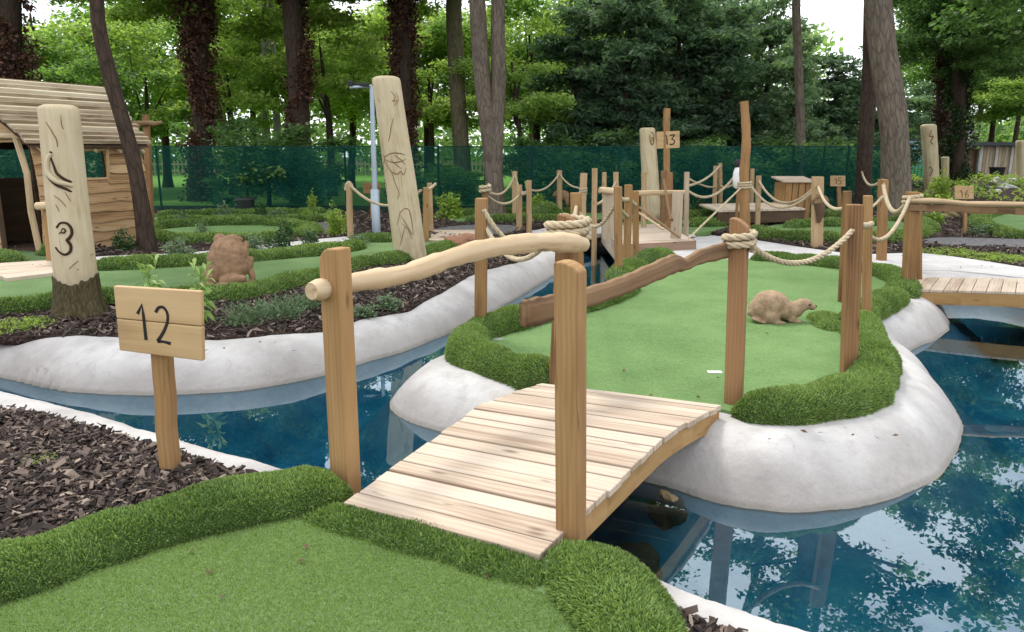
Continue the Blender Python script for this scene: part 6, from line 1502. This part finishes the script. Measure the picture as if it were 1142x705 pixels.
# the far wood, one mass
rg = np.random.default_rng(99); C = []
while len(C) < 4000:
    x = rg.uniform(-62, 62); y = rg.uniform(60, 74); u = x / y; top = 13 + 3 * math.sin(x * .25) + 2 * math.sin(x * .61 + 1)
    if .40 < u < .53: top = 4.0
    elif u > .53: top = 6 + 2.5 * math.sin(x)
    z = top * rg.random() ** 1.25
    if z < 4.2 or vnoise(np.array([x * 1.0 + 70]), np.array([z * 1.6 + 9]), .42, 41)[0] > .48: C.append((x, y, z + .3))
V_, r = leaf_arrays(rg, np.array(C), 16, .55, .62, up=.6, flat=.6, clr=.6)
tag(link('woods', leaves_mesh('woods', V_, r, M['woods'])), 'far wood beyond the lawn seen as one green mass', 'woods', kind='stuff')
bb = B()
for i in range(70):
    x = rg.uniform(-58, 58); y = rg.uniform(60, 72)
    if .40 < x / y < .53: continue
    bb.tube([(x, y, -.1), (x + rg.uniform(-.4, .4), y, 5), (x + rg.uniform(-1, 1), y, 12)], [rg.uniform(.15, .35), .2, .08], 7)
tag(bb.build('wood_trunks', M['bark_dark']), 'dim trunks standing inside the far wood', 'woods', kind='stuff')

# ------------------------------------------------------------------ sky and light
SUN_DIR = Vector((-.30, .50, .86)).normalized()
wd = bpy.data.worlds.new('World'); SC.world = wd; wd.use_nodes = True; t = wd.node_tree; t.nodes.clear()
out = t.nodes.new('ShaderNodeOutputWorld'); bg = t.nodes.new('ShaderNodeBackground'); sky = t.nodes.new('ShaderNodeTexSky'); sky.sky_type = 'NISHITA'; sky.sun_disc = False
sky.sun_elevation = math.asin(SUN_DIR.z); sky.sun_rotation = math.atan2(SUN_DIR.x, SUN_DIR.y); sky.dust_density = 2.0
tc = t.nodes.new('ShaderNodeTexCoord'); mp = t.nodes.new('ShaderNodeMapping'); mp.inputs['Scale'].default_value = (1, 1, 2.4)
nz = t.nodes.new('ShaderNodeTexNoise'); nz.inputs['Scale'].default_value = 2.6; nz.inputs['Detail'].default_value = 6; nz.inputs['Roughness'].default_value = .6
rp = t.nodes.new('ShaderNodeValToRGB'); rp.color_ramp.elements[0].position = .34; rp.color_ramp.elements[0].color = (.35, .35, .35, 1); rp.color_ramp.elements[1].position = .56
mx = t.nodes.new('ShaderNodeMix'); mx.data_type = 'RGBA'; mx.inputs[7].default_value = (12.5, 12.9, 13.6, 1)
L = t.links.new
L(tc.outputs['Generated'], mp.inputs[0]); L(mp.outputs[0], nz.inputs['Vector']); L(nz.outputs[0], rp.inputs[0]); L(rp.outputs[0], mx.inputs[0]); L(sky.outputs[0], mx.inputs[6]); L(mx.outputs[2], bg.inputs[0]); L(bg.outputs[0], out.inputs[0])
bg.inputs[1].default_value = .10
sl = bpy.data.lights.new('sun', 'SUN'); sl.energy = 1.5; sl.angle = R(10); sl.color = (1, .955, .88); so = bpy.data.objects.new('sun', sl); COL.objects.link(so)
so.rotation_euler = SUN_DIR.to_track_quat('Z', 'Y').to_euler(); so.location = SUN_DIR * 60
vs_ = SC.view_settings; vs_.view_transform = 'Standard'; vs_.look = 'None'; vs_.exposure = .85; vs_.gamma = 1; vs_.use_curve_mapping = False
SC.render.engine = 'CYCLES'; cy = SC.cycles; cy.max_bounces = 7; cy.transparent_max_bounces = 14; cy.diffuse_bounces = 3; cy.glossy_bounces = 3; cy.transmission_bounces = 4; cy.caustics_reflective = False; cy.caustics_refractive = False; cy.use_denoising = True
